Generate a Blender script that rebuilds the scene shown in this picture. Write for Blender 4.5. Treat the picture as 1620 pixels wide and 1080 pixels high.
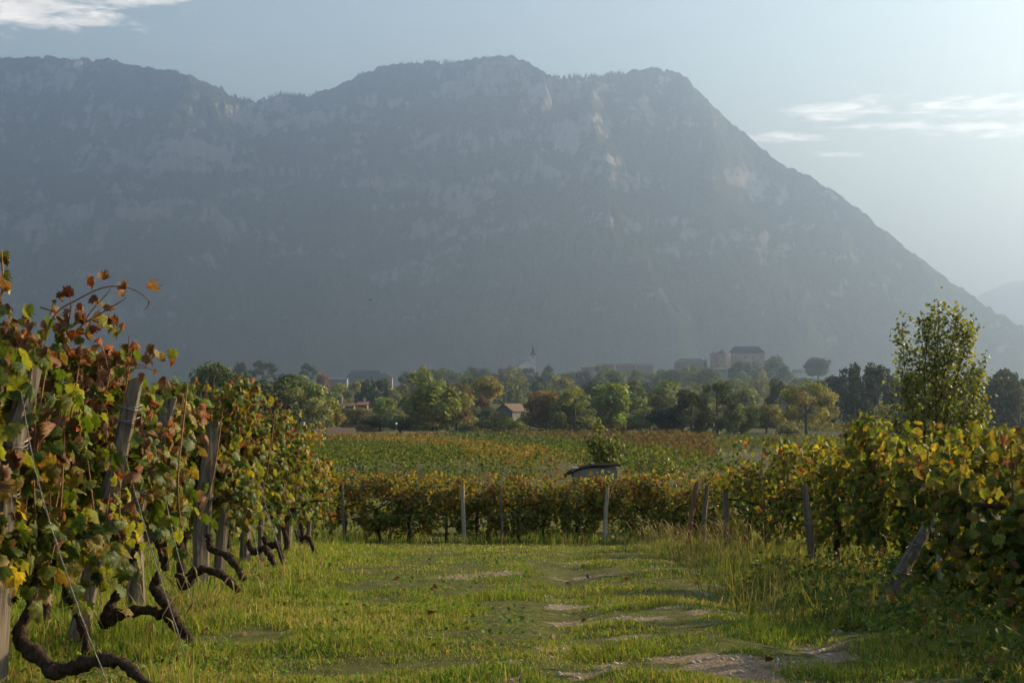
import bpy, math, random
import numpy as np
from mathutils import Vector, Matrix

for _o in list(bpy.data.objects):
    bpy.data.objects.remove(_o, do_unlink=True)
SC = bpy.context.scene
COL = SC.collection
R = math.radians
rng = np.random.default_rng(7)
random.seed(7)

# ------------------------------------------------------------------ camera
FPX, PU, PV, HOR = 2250.0, 810.0, 540.0, 640.0       # focal length in photo pixels, centre, horizon row
PITCH = math.atan((HOR - PV) / FPX)
CAMZ = 1.5
cam_d = bpy.data.cameras.new('camera'); cam = bpy.data.objects.new('camera', cam_d); COL.objects.link(cam)
cam_d.sensor_width = 36.0; cam_d.lens = 50.0; cam_d.clip_start = 0.1; cam_d.clip_end = 30000
cam.location = (0, 0, CAMZ); cam.rotation_euler = (math.pi / 2 + PITCH, 0, 0)
SC.camera = cam

# ------------------------------------------------------------------ light
SUN_AZ, SUN_EL = R(65), R(23)                         # azimuth from +Y (view) towards +X
SUNV = Vector((math.sin(SUN_AZ) * math.cos(SUN_EL), math.cos(SUN_AZ) * math.cos(SUN_EL), math.sin(SUN_EL)))
sl = bpy.data.lights.new('sun', 'SUN'); sun = bpy.data.objects.new('sun', sl); COL.objects.link(sun)
sl.energy = 5.0; sl.angle = R(0.55); sl.color = (1.0, 0.78, 0.45)
sun.rotation_euler = SUNV.to_track_quat('Z', 'Y').to_euler(); sun.location = (60, 20, 60)

SC.view_settings.view_transform = 'Standard'; SC.view_settings.look = 'None'
SC.view_settings.gamma = 1.0; SC.view_settings.use_curve_mapping = False
SC.view_settings.exposure = 1.58
SKY_STRENGTH = 0.073
HAZE_DENSITY, HAZE_ANISO, HAZE_COLOR = 2.6e-4, 0.80, (.455, .575, .79)

world = bpy.data.worlds.new('World'); SC.world = world; world.use_nodes = True

def build_world():
    nt = world.node_tree; nt.nodes.clear()
    N = nt.nodes.new; L = nt.links.new
    sky = N('ShaderNodeTexSky'); sky.sky_type = 'NISHITA'; sky.sun_disc = False
    sky.sun_elevation = SUN_EL; sky.sun_rotation = SUN_AZ
    sky.altitude = 300; sky.air_density = 1.7; sky.dust_density = 2.5; sky.ozone_density = 1.0
    tc = N('ShaderNodeTexCoord')
    sep = N('ShaderNodeSeparateXYZ'); L(tc.outputs['Generated'], sep.inputs[0])
    def m(op, a, b=None, c=None, clamp=False):
        n = N('ShaderNodeMath'); n.operation = op; n.use_clamp = clamp
        for i, v in enumerate((a, b, c)):
            if v is None: continue
            if isinstance(v, (int, float)): n.inputs[i].default_value = v
            else: L(v, n.inputs[i])
        return n.outputs[0]
    # flat cloud layer: direction projected on a plane overhead
    zz = m('MAXIMUM', sep.outputs[2], 0.02)
    px = m('DIVIDE', sep.outputs[0], zz); py = m('DIVIDE', sep.outputs[1], zz)
    pc = N('ShaderNodeCombineXYZ'); L(px, pc.inputs[0]); L(py, pc.inputs[1])
    n1 = N('ShaderNodeTexNoise'); n1.inputs['Scale'].default_value = 8.0; n1.inputs['Detail'].default_value = 9; n1.inputs['Roughness'].default_value = 0.62
    n1.inputs['Distortion'].default_value = 0.4
    L(pc.outputs[0], n1.inputs['Vector'])
    n2 = N('ShaderNodeTexNoise'); n2.inputs['Scale'].default_value = 0.45; n2.inputs['Detail'].default_value = 3
    L(pc.outputs[0], n2.inputs['Vector'])
    # banks of thin cloud at given bearings (photo pixel positions turned into directions)
    banks = [(45, 34, .42, .42, .62), (110, 14, .5, .2, .55), (220, 14, .26, .10, .55), (335, 78, .22, .10, .42), (430, 99, .14, .07, .40),
             (1330, 182, .34, .34, .6), (1240, 222, .26, .2, .62), (1560, 190, .5, .3, .58), (1570, 226, .55, .26, .6), (1410, 212, .36, .16, .55), (1335, 252, .24, .12, .55),
             (1440, 150, .30, .12, .35)]
    tot = None
    for (u, v, sx, sy, a) in banks:
        el = math.atan((HOR - v) / FPX); az = math.atan((u - PU) / FPX)
        d = Vector((math.sin(az) * math.cos(el), math.cos(az) * math.cos(el), math.sin(el)))
        cx, cy = d.x / d.z, d.y / d.z
        dx = m('DIVIDE', m('SUBTRACT', px, cx), sx); dy = m('DIVIDE', m('SUBTRACT', py, cy), sy)
        r2 = m('ADD', m('MULTIPLY', dx, dx), m('MULTIPLY', dy, dy))
        g = m('MULTIPLY', m('EXPONENT', m('MULTIPLY', r2, -0.9)), a)
        tot = g if tot is None else m('MAXIMUM', tot, g)
    # scattered cloud in the rest of the sky as well
    rest = m('MULTIPLY', m('SUBTRACT', n2.outputs[0], 0.56, clamp=True), 2.0)
    base = m('MAXIMUM', tot, rest)
    dens = m('MULTIPLY', m('SUBTRACT', m('ADD', n1.outputs[0], base), 0.93), 3.6, clamp=True)
    up = m('MULTIPLY', sep.outputs[2], 30.0, clamp=True)
    dens = m('MULTIPLY', m('MULTIPLY', dens, up), 0.62)
    mix = N('ShaderNodeMixRGB'); L(dens, mix.inputs[0]); L(sky.outputs[0], mix.inputs[1]); mix.inputs[2].default_value = (19.0, 16.4, 14.0, 1)
    bg = N('ShaderNodeBackground'); L(mix.outputs[0], bg.inputs[0]); bg.inputs[1].default_value = SKY_STRENGTH
    out = N('ShaderNodeOutputWorld'); L(bg.outputs[0], out.inputs[0])
build_world()

cy = SC.cycles
cy.max_bounces = 6; cy.diffuse_bounces = 3; cy.glossy_bounces = 2; cy.transmission_bounces = 4
cy.volume_bounces = 1; cy.transparent_max_bounces = 4
cy.use_adaptive_sampling = True; cy.adaptive_threshold = 0.02
cy.use_denoising = True
try: cy.denoiser = 'OPENIMAGEDENOISE'
except Exception: pass
cy.sample_clamp_indirect = 6.0
cy.caustics_reflective = False; cy.caustics_refractive = False

# ------------------------------------------------------------------ helpers
def ray(u, v):
    xc, yc = (u - PU) / FPX, -(v - PV) / FPX
    return np.array([xc, math.cos(PITCH) - yc * math.sin(PITCH), math.sin(PITCH) + yc * math.cos(PITCH)])
def pt(u, v, d):
    r = ray(u, v); s = d / r[1]
    return np.array([r[0] * s, d, CAMZ + r[2] * s])
def proj(P):
    P = np.asarray(P, float); X, Y, Z = P[..., 0], P[..., 1], P[..., 2] - CAMZ
    f = Y * math.cos(PITCH) + Z * math.sin(PITCH); up = -Y * math.sin(PITCH) + Z * math.cos(PITCH)
    return PU + FPX * X / f, PV - FPX * up / f

def _h(ix, iy, iz, seed):
    n = (ix.astype(np.int64) * 374761393 + iy.astype(np.int64) * 668265263 + iz.astype(np.int64) * 2147483647 + seed * 1274126177) & 0xFFFFFFFF
    n = ((n ^ (n >> 13)) * 1274126177) & 0xFFFFFFFF
    n = n ^ (n >> 16)
    return (n & 0xFFFF) / 32767.5 - 1.0
def noise3(x, y, z=0.0, seed=0):
    x, y, z = np.broadcast_arrays(np.asarray(x, float), np.asarray(y, float), np.asarray(z, float))
    ix, iy, iz = np.floor(x), np.floor(y), np.floor(z)
    fx, fy, fz = x - ix, y - iy, z - iz
    fx, fy, fz = [t * t * t * (t * (t * 6 - 15) + 10) for t in (fx, fy, fz)]
    o = 0
    for dx in (0, 1):
        for dy in (0, 1):
            for dz in (0, 1):
                w = (fx if dx else 1 - fx) * (fy if dy else 1 - fy) * (fz if dz else 1 - fz)
                o = o + w * _h(ix + dx, iy + dy, iz + dz, seed)
    return o
def fbm(x, y, z=0.0, oct=4, seed=0, gain=0.5):
    a, s, o = 1.0, 1.0, 0
    for k in range(oct):
        o = o + a * noise3(np.asarray(x) * s, np.asarray(y) * s, np.asarray(z) * s, seed + k * 17); a *= gain; s *= 2.03
    return o
def pchip(xs, ys):
    xs, ys = np.array(xs, float), np.array(ys, float)
    h = np.diff(xs); d = np.diff(ys) / h
    m = np.zeros(len(xs)); m[0], m[-1] = d[0], d[-1]
    for i in range(1, len(xs) - 1):
        if d[i - 1] * d[i] > 0:
            w1, w2 = 2 * h[i] + h[i - 1], h[i] + 2 * h[i - 1]
            m[i] = (w1 + w2) / (w1 / d[i - 1] + w2 / d[i])
    def f(x):
        x = np.clip(np.asarray(x, float), xs[0], xs[-1])
        i = np.clip(np.searchsorted(xs, x) - 1, 0, len(xs) - 2)
        t = (x - xs[i]) / h[i]
        return ((2 * t**3 - 3 * t**2 + 1) * ys[i] + (t**3 - 2 * t**2 + t) * h[i] * m[i] + (-2 * t**3 + 3 * t**2) * ys[i + 1] + (t**3 - t**2) * h[i] * m[i + 1])
    return f

def mesh(name, V, F, mat=None, col=None, smooth=False, attrs=None):
    """V (n,3); F one int array or a list of them, (m,3) / (m,4); col (n,3) point colours."""
    V = np.ascontiguousarray(V, np.float32)
    Fs = F if isinstance(F, list) else [F]
    Fs = [np.asarray(f, np.int32) for f in Fs if len(f)]
    me = bpy.data.meshes.new(name)
    me.vertices.add(len(V)); me.vertices.foreach_set('co', V.ravel())
    loops = np.concatenate([f.ravel() for f in Fs]); tot = np.concatenate([np.full(len(f), f.shape[1], np.int32) for f in Fs])
    me.loops.add(len(loops)); me.loops.foreach_set('vertex_index', loops)
    me.polygons.add(len(tot)); me.polygons.foreach_set('loop_start', (np.cumsum(tot) - tot).astype(np.int32))
    if smooth: me.polygons.foreach_set('use_smooth', np.ones(len(tot), bool))
    if col is not None:
        a = me.color_attributes.new('Col', 'FLOAT_COLOR', 'POINT')
        c4 = np.ones((len(V), 4), np.float32); c4[:, :3] = col; a.data.foreach_set('color', c4.ravel())
    for k, v in (attrs or {}).items():
        a = me.attributes.new(k, 'FLOAT', 'POINT'); a.data.foreach_set('value', np.ascontiguousarray(v, np.float32))
    if mat: me.materials.append(mat)
    me.update(calc_edges=True)
    return me
def link(name, me, parent=None, loc=None):
    o = bpy.data.objects.new(name, me); COL.objects.link(o)
    if loc is not None: o.location = loc
    if parent is not None: o.parent = parent
    return o
def tag(o, label=None, cat=None, group=None, kind=None):
    if label: o['label'] = label
    if cat: o['category'] = cat
    if group: o['group'] = group
    if kind: o['kind'] = kind
    return o
def thing(name, label, cat, loc=(0, 0, 0), group=None, rz=0.0, scale=None):
    o = bpy.data.objects.new(name, None); COL.objects.link(o)
    o.location = loc; o.rotation_euler = (0, 0, rz); o.empty_display_size = .2
    if scale is not None: o.scale = scale
    return tag(o, label, cat, group)

class MB:
    """collects simple solids into one mesh"""
    def __init__(s): s.V, s.F = [], []
    def add(s, V, F):
        n = len(s.V); s.V += [tuple(map(float, v)) for v in V]; s.F += [tuple(i + n for i in f) for f in F]
    def box(s, c, d, rz=0.0):
        x, y, z = d[0] / 2, d[1] / 2, d[2] / 2; ca, sa = math.cos(rz), math.sin(rz)
        V = [(c[0] + a * x * ca - b * y * sa, c[1] + a * x * sa + b * y * ca, c[2] + e * z) for e in (-1, 1) for a, b in ((-1, -1), (1, -1), (1, 1), (-1, 1))]
        s.add(V, [(3, 2, 1, 0), (4, 5, 6, 7), (0, 1, 5, 4), (1, 2, 6, 5), (2, 3, 7, 6), (3, 0, 4, 7)])
    def tube(s, P, rad, n=6, cap=True, rough=0.0):
        P = [Vector(p) for p in P]; k = len(P)
        rad = [rad] * k if isinstance(rad, (int, float)) else rad
        V = []; prev = None
        for i, p in enumerate(P):
            t = (P[min(i + 1, k - 1)] - P[max(i - 1, 0)]).normalized()
            a = prev if prev is not None else (Vector((0, 1, 0)) if abs(t.y) < .9 else Vector((1, 0, 0)))
            a = (a - t * a.dot(t)).normalized(); prev = a; b = t.cross(a)
            for j in range(n):
                th = 2 * math.pi * j / n; r = rad[i] * (1 + (random.uniform(-rough, rough) if rough else 0))
                V.append(p + a * math.cos(th) * r + b * math.sin(th) * r)
        F = [(i * n + j, i * n + (j + 1) % n, (i + 1) * n + (j + 1) % n, (i + 1) * n + j) for i in range(k - 1) for j in range(n)]
        if cap: F += [tuple(range(n - 1, -1, -1)), tuple((k - 1) * n + j for j in range(n))]
        s.add(V, F)
    def build(s, name, mat, parent=None, loc=None, smooth=False):
        me = bpy.data.meshes.new(name); me.from_pydata(s.V, [], s.F); me.materials.append(mat)
        if smooth:
            for p in me.polygons: p.use_smooth = True
        return link(name, me, parent, loc)

def spline(P, n=6):
    P = [np.array(p, float) for p in P]; P = [2 * P[0] - P[1]] + P + [2 * P[-1] - P[-2]]; out = []
    for i in range(1, len(P) - 2):
        for k in range(n):
            t = k / n; a, b, c, d = P[i - 1:i + 3]
            out.append(.5 * ((2 * b) + (c - a) * t + (2 * a - 5 * b + 4 * c - d) * t * t + (-a + 3 * b - 3 * c + d) * t**3))
    out.append(P[-2]); return out

# ------------------------------------------------------------------ materials
def newmat(name):
    m = bpy.data.materials.new(name); m.use_nodes = True; m.node_tree.nodes.clear()
    return m, m.node_tree.nodes.new, m.node_tree.links.new
def simple(name, c1, c2, scale=4.0, rough=.85, bump=.3, stretch=(1, 1, 1), detail=6, spec=.25, c3=None, metal=0.0, bdist=.02):
    m, N, L = newmat(name)
    tc = N('ShaderNodeTexCoord'); mp = N('ShaderNodeMapping'); mp.inputs['Scale'].default_value = stretch; L(tc.outputs['Object'], mp.inputs[0])
    nz = N('ShaderNodeTexNoise'); nz.inputs['Scale'].default_value = scale; nz.inputs['Detail'].default_value = detail; nz.inputs['Roughness'].default_value = .65; L(mp.outputs[0], nz.inputs['Vector'])
    rp = N('ShaderNodeValToRGB'); rp.color_ramp.elements[0].position = .33; rp.color_ramp.elements[1].position = .68
    rp.color_ramp.elements[0].color = (*c1, 1); rp.color_ramp.elements[1].color = (*c2, 1)
    if c3: e = rp.color_ramp.elements.new(.85); e.color = (*c3, 1)
    L(nz.outputs[0], rp.inputs[0])
    p = N('ShaderNodeBsdfPrincipled'); L(rp.outputs[0], p.inputs['Base Color']); p.inputs['Roughness'].default_value = rough; p.inputs['Specular IOR Level'].default_value = spec; p.inputs['Metallic'].default_value = metal
    if bump:
        b = N('ShaderNodeBump'); b.inputs['Strength'].default_value = bump; b.inputs['Distance'].default_value = bdist; L(nz.outputs[0], b.inputs['Height']); L(b.outputs[0], p.inputs['Normal'])
    o = N('ShaderNodeOutputMaterial'); L(p.outputs[0], o.inputs[0]); return m
def leafmat(name, trans=.4, rough=.45, spec=.35, objcol=False, tint=(1.15, 1.1, .55), var=0.0, vscale=26):
    m, N, L = newmat(name)
    at = N('ShaderNodeAttribute'); at.attribute_name = 'Col'; col = at.outputs['Color']
    if objcol:
        oi = N('ShaderNodeObjectInfo'); mx = N('ShaderNodeMixRGB'); mx.blend_type = 'MULTIPLY'; mx.inputs[0].default_value = 1
        L(oi.outputs['Color'], mx.inputs[1]); L(col, mx.inputs[2]); col = mx.outputs[0]
    if var:
        tc = N('ShaderNodeTexCoord'); nz = N('ShaderNodeTexNoise'); nz.inputs['Scale'].default_value = vscale; nz.inputs['Detail'].default_value = 3; L(tc.outputs['Object'], nz.inputs['Vector'])
        mr = N('ShaderNodeMapRange'); mr.inputs[1].default_value = .3; mr.inputs[2].default_value = .7; mr.inputs[3].default_value = 1 - var; mr.inputs[4].default_value = 1 + var; L(nz.outputs[0], mr.inputs[0])
        mx = N('ShaderNodeMixRGB'); mx.blend_type = 'MULTIPLY'; mx.inputs[0].default_value = 1; L(col, mx.inputs[1]); L(mr.outputs[0], mx.inputs[2]); col = mx.outputs[0]
    p = N('ShaderNodeBsdfPrincipled'); L(col, p.inputs['Base Color']); p.inputs['Roughness'].default_value = rough; p.inputs['Specular IOR Level'].default_value = spec
    tn = N('ShaderNodeMixRGB'); tn.blend_type = 'MULTIPLY'; tn.inputs[0].default_value = 1; tn.inputs[2].default_value = (*tint, 1); L(col, tn.inputs[1])
    t = N('ShaderNodeBsdfTranslucent'); L(tn.outputs[0], t.inputs[0])
    ms = N('ShaderNodeMixShader'); ms.inputs[0].default_value = trans; L(p.outputs[0], ms.inputs[1]); L(t.outputs[0], ms.inputs[2])
    o = N('ShaderNodeOutputMaterial'); L(ms.outputs[0], o.inputs[0]); return m
M = {}
M['leaf'] = leafmat('vine_leaf', .5, .5, .2, var=.25)
M['field'] = leafmat('field_leaf', .3, .8, .05)
M['grass'] = leafmat('grass_blade', .42, .6, .14)
M['crown'] = leafmat('tree_leaf', .42, .6, .2, objcol=True, tint=(1.1, 1.05, .6))
M['gloss_leaf'] = leafmat('poplar_leaf', .55, .36, .45)
M['big_leaf'] = leafmat('near_vine_leaf', .5, .5, .2, var=.45, vscale=4.5)
M['wood'] = simple('weathered_post', (.035, .028, .022), (.19, .155, .12), 26, .9, 1.0, (1, 1, .05), 8, .1, (.33, .285, .235), bdist=.012)
M['palewood'] = simple('pale_post', (.16, .135, .1), (.36, .31, .24), 22, .9, .7, (1, 1, .06), 8, .12)
M['redwood'] = simple('reddish_post', (.08, .035, .02), (.24, .12, .075), 22, .9, .6, (1, 1, .08), 8, .15)
M['bark'] = simple('vine_bark', (.014, .01, .007), (.075, .05, .034), 40, .95, 1.0, (1, 1, .5), 9, .08, (.16, .125, .095), bdist=.03)
M['treebark'] = simple('tree_bark', (.035, .028, .022), (.1, .08, .06), 6, .95, .4, (1, 1, .3))
M['cane'] = simple('cane', (.1, .045, .02), (.2, .1, .05), 40, .7, .2)
M['wire'] = simple('wire', (.1, .09, .08), (.26, .24, .22), 60, .45, .1, metal=.7)
M['metalpost'] = simple('galvanised', (.12, .12, .12), (.32, .32, .31), 18, .5, .2, metal=.4)
M['plaster'] = simple('plaster', (.17, .155, .14), (.25, .23, .21), .7, .9, .1)
M['palewall'] = simple('pale_wall', (.5, .46, .42), (.66, .62, .57), .7, .9, .1)
M['castlewall'] = simple('castle_wall', (.34, .27, .22), (.46, .37, .3), .4, .9, .1)
M['slate'] = simple('slate_roof', (.05, .055, .065), (.1, .105, .12), 2.0, .7, .2)
M['redtile'] = simple('red_tile', (.14, .06, .042), (.24, .11, .078), 3.0, .85, .3)
M['browntile'] = simple('brown_tile', (.07, .045, .035), (.13, .08, .06), 3.0, .85, .3)
M['glassdark'] = simple('window_dark', (.02, .022, .025), (.04, .043, .05), 2.0, .2, 0, spec=.5)
M['timber'] = simple('timber_wall', (.1, .06, .035), (.2, .12, .07), 5.0, .9, .3, (1, 1, .2))
M['frame'] = simple('pale_frame', (.35, .36, .36), (.5, .5, .5), 4.0, .5, 0)
M['panel'] = simple('pale_panel', (.16, .19, .2), (.26, .3, .3), 2.0, .3, 0, spec=.6)
M['darksheet'] = simple('dark_sheet', (.01, .009, .008), (.022, .02, .018), 5.0, 1.0, .2, spec=0.02)
M['greyboard'] = simple('grey_board', (.07, .068, .065), (.14, .135, .13), 6.0, .9, .3, (1, 1, .2))
M['shelter'] = simple('shelter_wall', (.1, .097, .095), (.17, .165, .16), 6.0, .9, .3, (1, 1, .2))
M['bird'] = simple('bird_dark', (.02, .018, .015), (.05, .04, .03), 9, .8, 0)

# ------------------------------------------------------------------ ground
_gy = [-400, -30, 0, 9, 12, 17, 22, 32, 45, 60, 120, 200, 300, 450, 720, 1160, 1600, 2000, 2600, 3300, 3500, 14000]
_gz = [.3, .1, 0, 0, -.2, -.45, -.8, -1.55, -1.75, -1.8, -2.8, -3.9, -5.0, -6, -6, 5, 22, 24, 9, 0, 0, 0]
_gf = pchip(_gy, _gz)
def zg(x, y):
    x = np.asarray(x, float); y = np.asarray(y, float)
    z = _gf(y)
    near = np.clip(1 - np.abs(y) / 60, 0, 1)
    z = z + near * (.035 * fbm(x * .6, y * .6, 3.0, 3, 5) + .018 * noise3(x * 2.3, y * 2.3, 1.0, 9))
    # two shallow wheel ruts of the track
    tx = 1.15 + .05 * (y - 10) * np.clip((y - 6) / 10, 0, 1)
    near2 = np.clip((34 - y) / 8, 0, 1) * np.clip((y + 5) / 5, 0, 1)
    for off in (-.75, .75):
        z = z - near2 * .045 * np.exp(-((x - tx - off) / .24) ** 2)
    z = z + np.clip((y - 50) / 100, 0, 1) * np.clip((900 - y) / 300, 0, 1) * .9 * fbm(x / 60, y / 60, 0, 3, 31)
    z = z + 7.5 * np.exp(-(((x + 6) / 16) ** 2 + ((y - 455) / 26) ** 2))           # grassy knoll
    z = z + 6 * np.exp(-(((x + 52) / 34) ** 2 + ((y - 470) / 50) ** 2))            # cottage slope
    z = z + 14 * np.exp(-(((x - 238) / 110) ** 2 + ((y - 1520) / 140) ** 2))           # castle hill
    z = z + np.clip((y - 700) / 300, 0, 1) * np.clip((3300 - y) / 600, 0, 1) * 4 * fbm(x / 220, y / 150, 0, 3, 77)
    return z
def zg1(x, y): return float(zg(np.array([x]), np.array([y]))[0])
_ys = np.exp(np.linspace(math.log(3.0), math.log(2200.0), 2600))
def gpt(u, v):
    """point of the ground seen at a photo pixel"""
    r = ray(u, v); s = _ys / r[1]
    dz = CAMZ + r[2] * s - zg(r[0] * s, _ys)
    i = int(np.argmax(dz < 0)) if (dz < 0).any() else len(_ys) - 1
    return np.array([r[0] * s[i], _ys[i], float(zg(np.array([r[0] * s[i]]), np.array([_ys[i]]))[0])])

# bare soil patches of the track: photo pixel, half widths in metres, weight
_dirt = [(u, v, a * .8, b * .8, w * .85) for (u, v, a, b, w) in [(1165, 1050, .75, .42, 1.0), (1030, 980, .5, .35, .9), (905, 1000, .35, .3, .7), (1080, 1015, .35, .3, .8), (1240, 1078, .6, .3, .9), (728, 912, .38, .5, .9), (690, 985, .22, .2, .8),
         (822, 934, .3, .35, .6), (1000, 910, .45, .6, .6), (960, 1050, .3, .25, .6), (700, 1050, .35, .2, .5), (840, 890, .5, .5, .3), (1120, 965, .5, .3, .7), (980, 935, .7, .35, .5), (610, 1040, .3, .18, .3), (1190, 1075, .5, .3, 1), (1100, 1040, .4, .25, .9), (1000, 1010, .35, .3, .8), (950, 985, .4, .25, .8), (900, 960, .4, .4, .7), (860, 935, .4, .4, .7), (790, 905, .4, .5, .7), (1290, 1060, .3, .25, .8), (880, 1030, .3, .2, .6), (1060, 960, .35, .3, .8)]]
_dp = [(*gpt(u, v)[:2], a, b, w) for (u, v, a, b, w) in _dirt]
def dirt(x, y):
    m = np.zeros(np.broadcast(x, y).shape)
    for (cx, cy_, a, b, w) in _dp:
        m = np.maximum(m, w * np.exp(-(((x - cx) / a) ** 2 + ((y - cy_) / b) ** 2)))
    n = fbm(x * 2.2, y * 2.2, 0, 3, 41)
    tx = 1.15 + .05 * (y - 10) * np.clip((y - 6) / 10, 0, 1)
    rut = np.maximum(np.exp(-((x - tx + .75) / .3) ** 2), np.exp(-((x - tx - .75) / .3) ** 2)) * .3 * np.clip((34 - y) / 8, 0, 1)
    m = np.maximum(m, rut)
    n = n + .5 * fbm(x * 7, y * 7, 0, 2, 43)
    return np.clip((m + .4 * n - .36) * 2.4, 0, 1)

def build_ground():
    y1 = np.exp(np.arange(math.log(3.0), math.log(60), .0125)); y2 = np.exp(np.arange(math.log(60), math.log(14000), .035))
    ys = np.concatenate([[-400, -120, -40, -15, -5, 0, 1.8], y1, y2, [14000]])
    k1 = np.arange(-.42, .4201, .0042)
    k2 = .42 * np.exp(np.linspace(.03, math.log(14), 26))
    ks = np.concatenate([-k2[::-1], k1, k2])
    K, Y = np.meshgrid(ks, ys); X = K * (np.maximum(Y, 3) * .92 + 5)
    X = np.clip(X, -9000, 9000)
    Z = zg(X, Y)
    V = np.stack([X, Y, Z], -1).reshape(-1, 3)
    nr, nc = X.shape; i = np.arange(nr * nc).reshape(nr, nc)
    F = np.stack([i[:-1, :-1], i[:-1, 1:], i[1:, 1:], i[1:, :-1]], -1).reshape(-1, 4)
    d = dirt(X, Y) * (Y < 40)
    o = link('ground', mesh('ground', V, F, ground_mat(), smooth=True, attrs={'dirt': d.ravel()}))
    tag(o, kind='structure')

def ground_mat():
    m, N, L = newmat('ground')
    tc = N('ShaderNodeTexCoord'); g = tc.outputs['Object']
    def noise(s, d=6, r=.6):
        n = N('ShaderNodeTexNoise'); n.inputs['Scale'].default_value = s; n.inputs['Detail'].default_value = d; n.inputs['Roughness'].default_value = r; L(g, n.inputs['Vector']); return n.outputs[0]
    def ramp(fac, stops):
        r = N('ShaderNodeValToRGB'); e = r.color_ramp.elements
        e[0].position, e[0].color = stops[0][0], (*stops[0][1], 1); e[1].position, e[1].color = stops[-1][0], (*stops[-1][1], 1)
        for p, c in stops[1:-1]: k = e.new(p); k.color = (*c, 1)
        L(fac, r.inputs[0]); return r.outputs[0]
    n1 = noise(6.0, 8, .7); n2 = noise(.02, 6); n3 = noise(60, 4)
    turf = ramp(n1, [(.3, (.035, .036, .012)), (.5, (.075, .08, .02)), (.72, (.13, .11, .04))])
    soil = ramp(n3, [(.3, (.1, .068, .042)), (.5, (.2, .142, .094)), (.7, (.34, .26, .19))])
    fields = ramp(n2, [(.3, (.03, .036, .014)), (.48, (.055, .055, .02)), (.6, (.1, .082, .034)), (.7, (.045, .05, .018))])
    geo = N('ShaderNodeNewGeometry'); sp = N('ShaderNodeSeparateXYZ'); L(geo.outputs['Position'], sp.inputs[0])
    far = N('ShaderNodeMapRange'); far.inputs[1].default_value = 35; far.inputs[2].default_value = 70; L(sp.outputs[1], far.inputs[0])
    at = N('ShaderNodeAttribute'); at.attribute_name = 'dirt'; n4 = noise(9.0, 6, .75)
    da = N('ShaderNodeMath'); da.operation = 'MULTIPLY_ADD'; L(n4, da.inputs[0]); da.inputs[1].default_value = 2.2; L(at.outputs['Fac'], da.inputs[2])
    df = N('ShaderNodeMapRange'); df.inputs[1].default_value = 1.45; df.inputs[2].default_value = 1.75; L(da.outputs[0], df.inputs[0])
    a = N('ShaderNodeMixRGB'); L(df.outputs[0], a.inputs[0]); L(turf, a.inputs[1]); L(soil, a.inputs[2])
    b = N('ShaderNodeMixRGB'); L(far.outputs[0], b.inputs[0]); L(a.outputs[0], b.inputs[1]); L(fields, b.inputs[2])
    p = N('ShaderNodeBsdfPrincipled'); L(b.outputs[0], p.inputs['Base Color']); p.inputs['Roughness'].default_value = .95; p.inputs['Specular IOR Level'].default_value = .1
    bm = N('ShaderNodeBump'); bm.inputs['Strength'].default_value = .8; bm.inputs['Distance'].default_value = .04; L(n3, bm.inputs['Height']); L(bm.outputs[0], p.inputs['Normal'])
    o = N('ShaderNodeOutputMaterial'); L(p.outputs[0], o.inputs[0]); return m
build_ground()

# ------------------------------------------------------------------ mountains
SIL = [(-260, 84), (-150, 85), (-60, 88), (0, 90), (60, 90), (110, 93), (165, 95), (210, 104), (262, 113), (300, 122), (335, 138), (360, 150), (385, 160), (402, 165), (420, 157), (440, 150), (470, 151), (495, 150), (530, 136), (560, 121),
       (600, 106), (640, 99), (680, 98), (720, 100), (750, 95), (772, 91), (800, 90), (830, 96), (850, 106), (872, 121), (900, 123), (940, 122), (985, 119), (1005, 112), (1030, 107), (1060, 111), (1085, 120), (1098, 131), (1103, 141), (1115, 151), (1140, 175), (1160, 195),
       (1185, 215), (1215, 240), (1250, 266), (1285, 282), (1320, 300), (1360, 330), (1400, 362), (1450, 402), (1500, 440), (1560, 482), (1620, 520), (1680, 555), (1760, 595), (1900, 636)]
RIDGES = [
    [(-260, 84, 5200), (0, 90, 5175), (165, 95, 5150), (262, 113, 5125), (402, 165, 5150), (530, 136, 5175), (640, 99, 5200), (800, 90, 5175), (872, 121, 5125)],
    [(872, 121, 5125), (905, 165, 5050), (940, 215, 4975), (985, 310, 4825), (1035, 420, 4625), (1085, 540, 4350)],
    [(872, 122, 5300), (985, 119, 5325), (1030, 107, 5325), (1099, 133, 5300), (1250, 266, 5175), (1400, 362, 5050), (1620, 520, 4825), (1760, 595, 4700), (1900, 640, 4600)],
    [(1060, 150, 5300), (1110, 255, 5125), (1180, 335, 4950), (1225, 430, 4725), (1270, 540, 4400)],
    [(1190, 222, 5225), (1290, 370, 5000), (1370, 460, 4750), (1430, 560, 4400)],
    [(760, 110, 5175), (810, 230, 5000), (860, 370, 4775), (900, 480, 4550), (925, 570, 4325)],
    [(600, 125, 5175), (560, 270, 5025), (520, 430, 4825), (480, 570, 4550)],
    [(250, 120, 5125), (210, 280, 4975), (130, 450, 4750), (60, 570, 4500)],
    [(1400, 362, 5050), (1480, 480, 4800), (1540, 570, 4450)],
]
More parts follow.
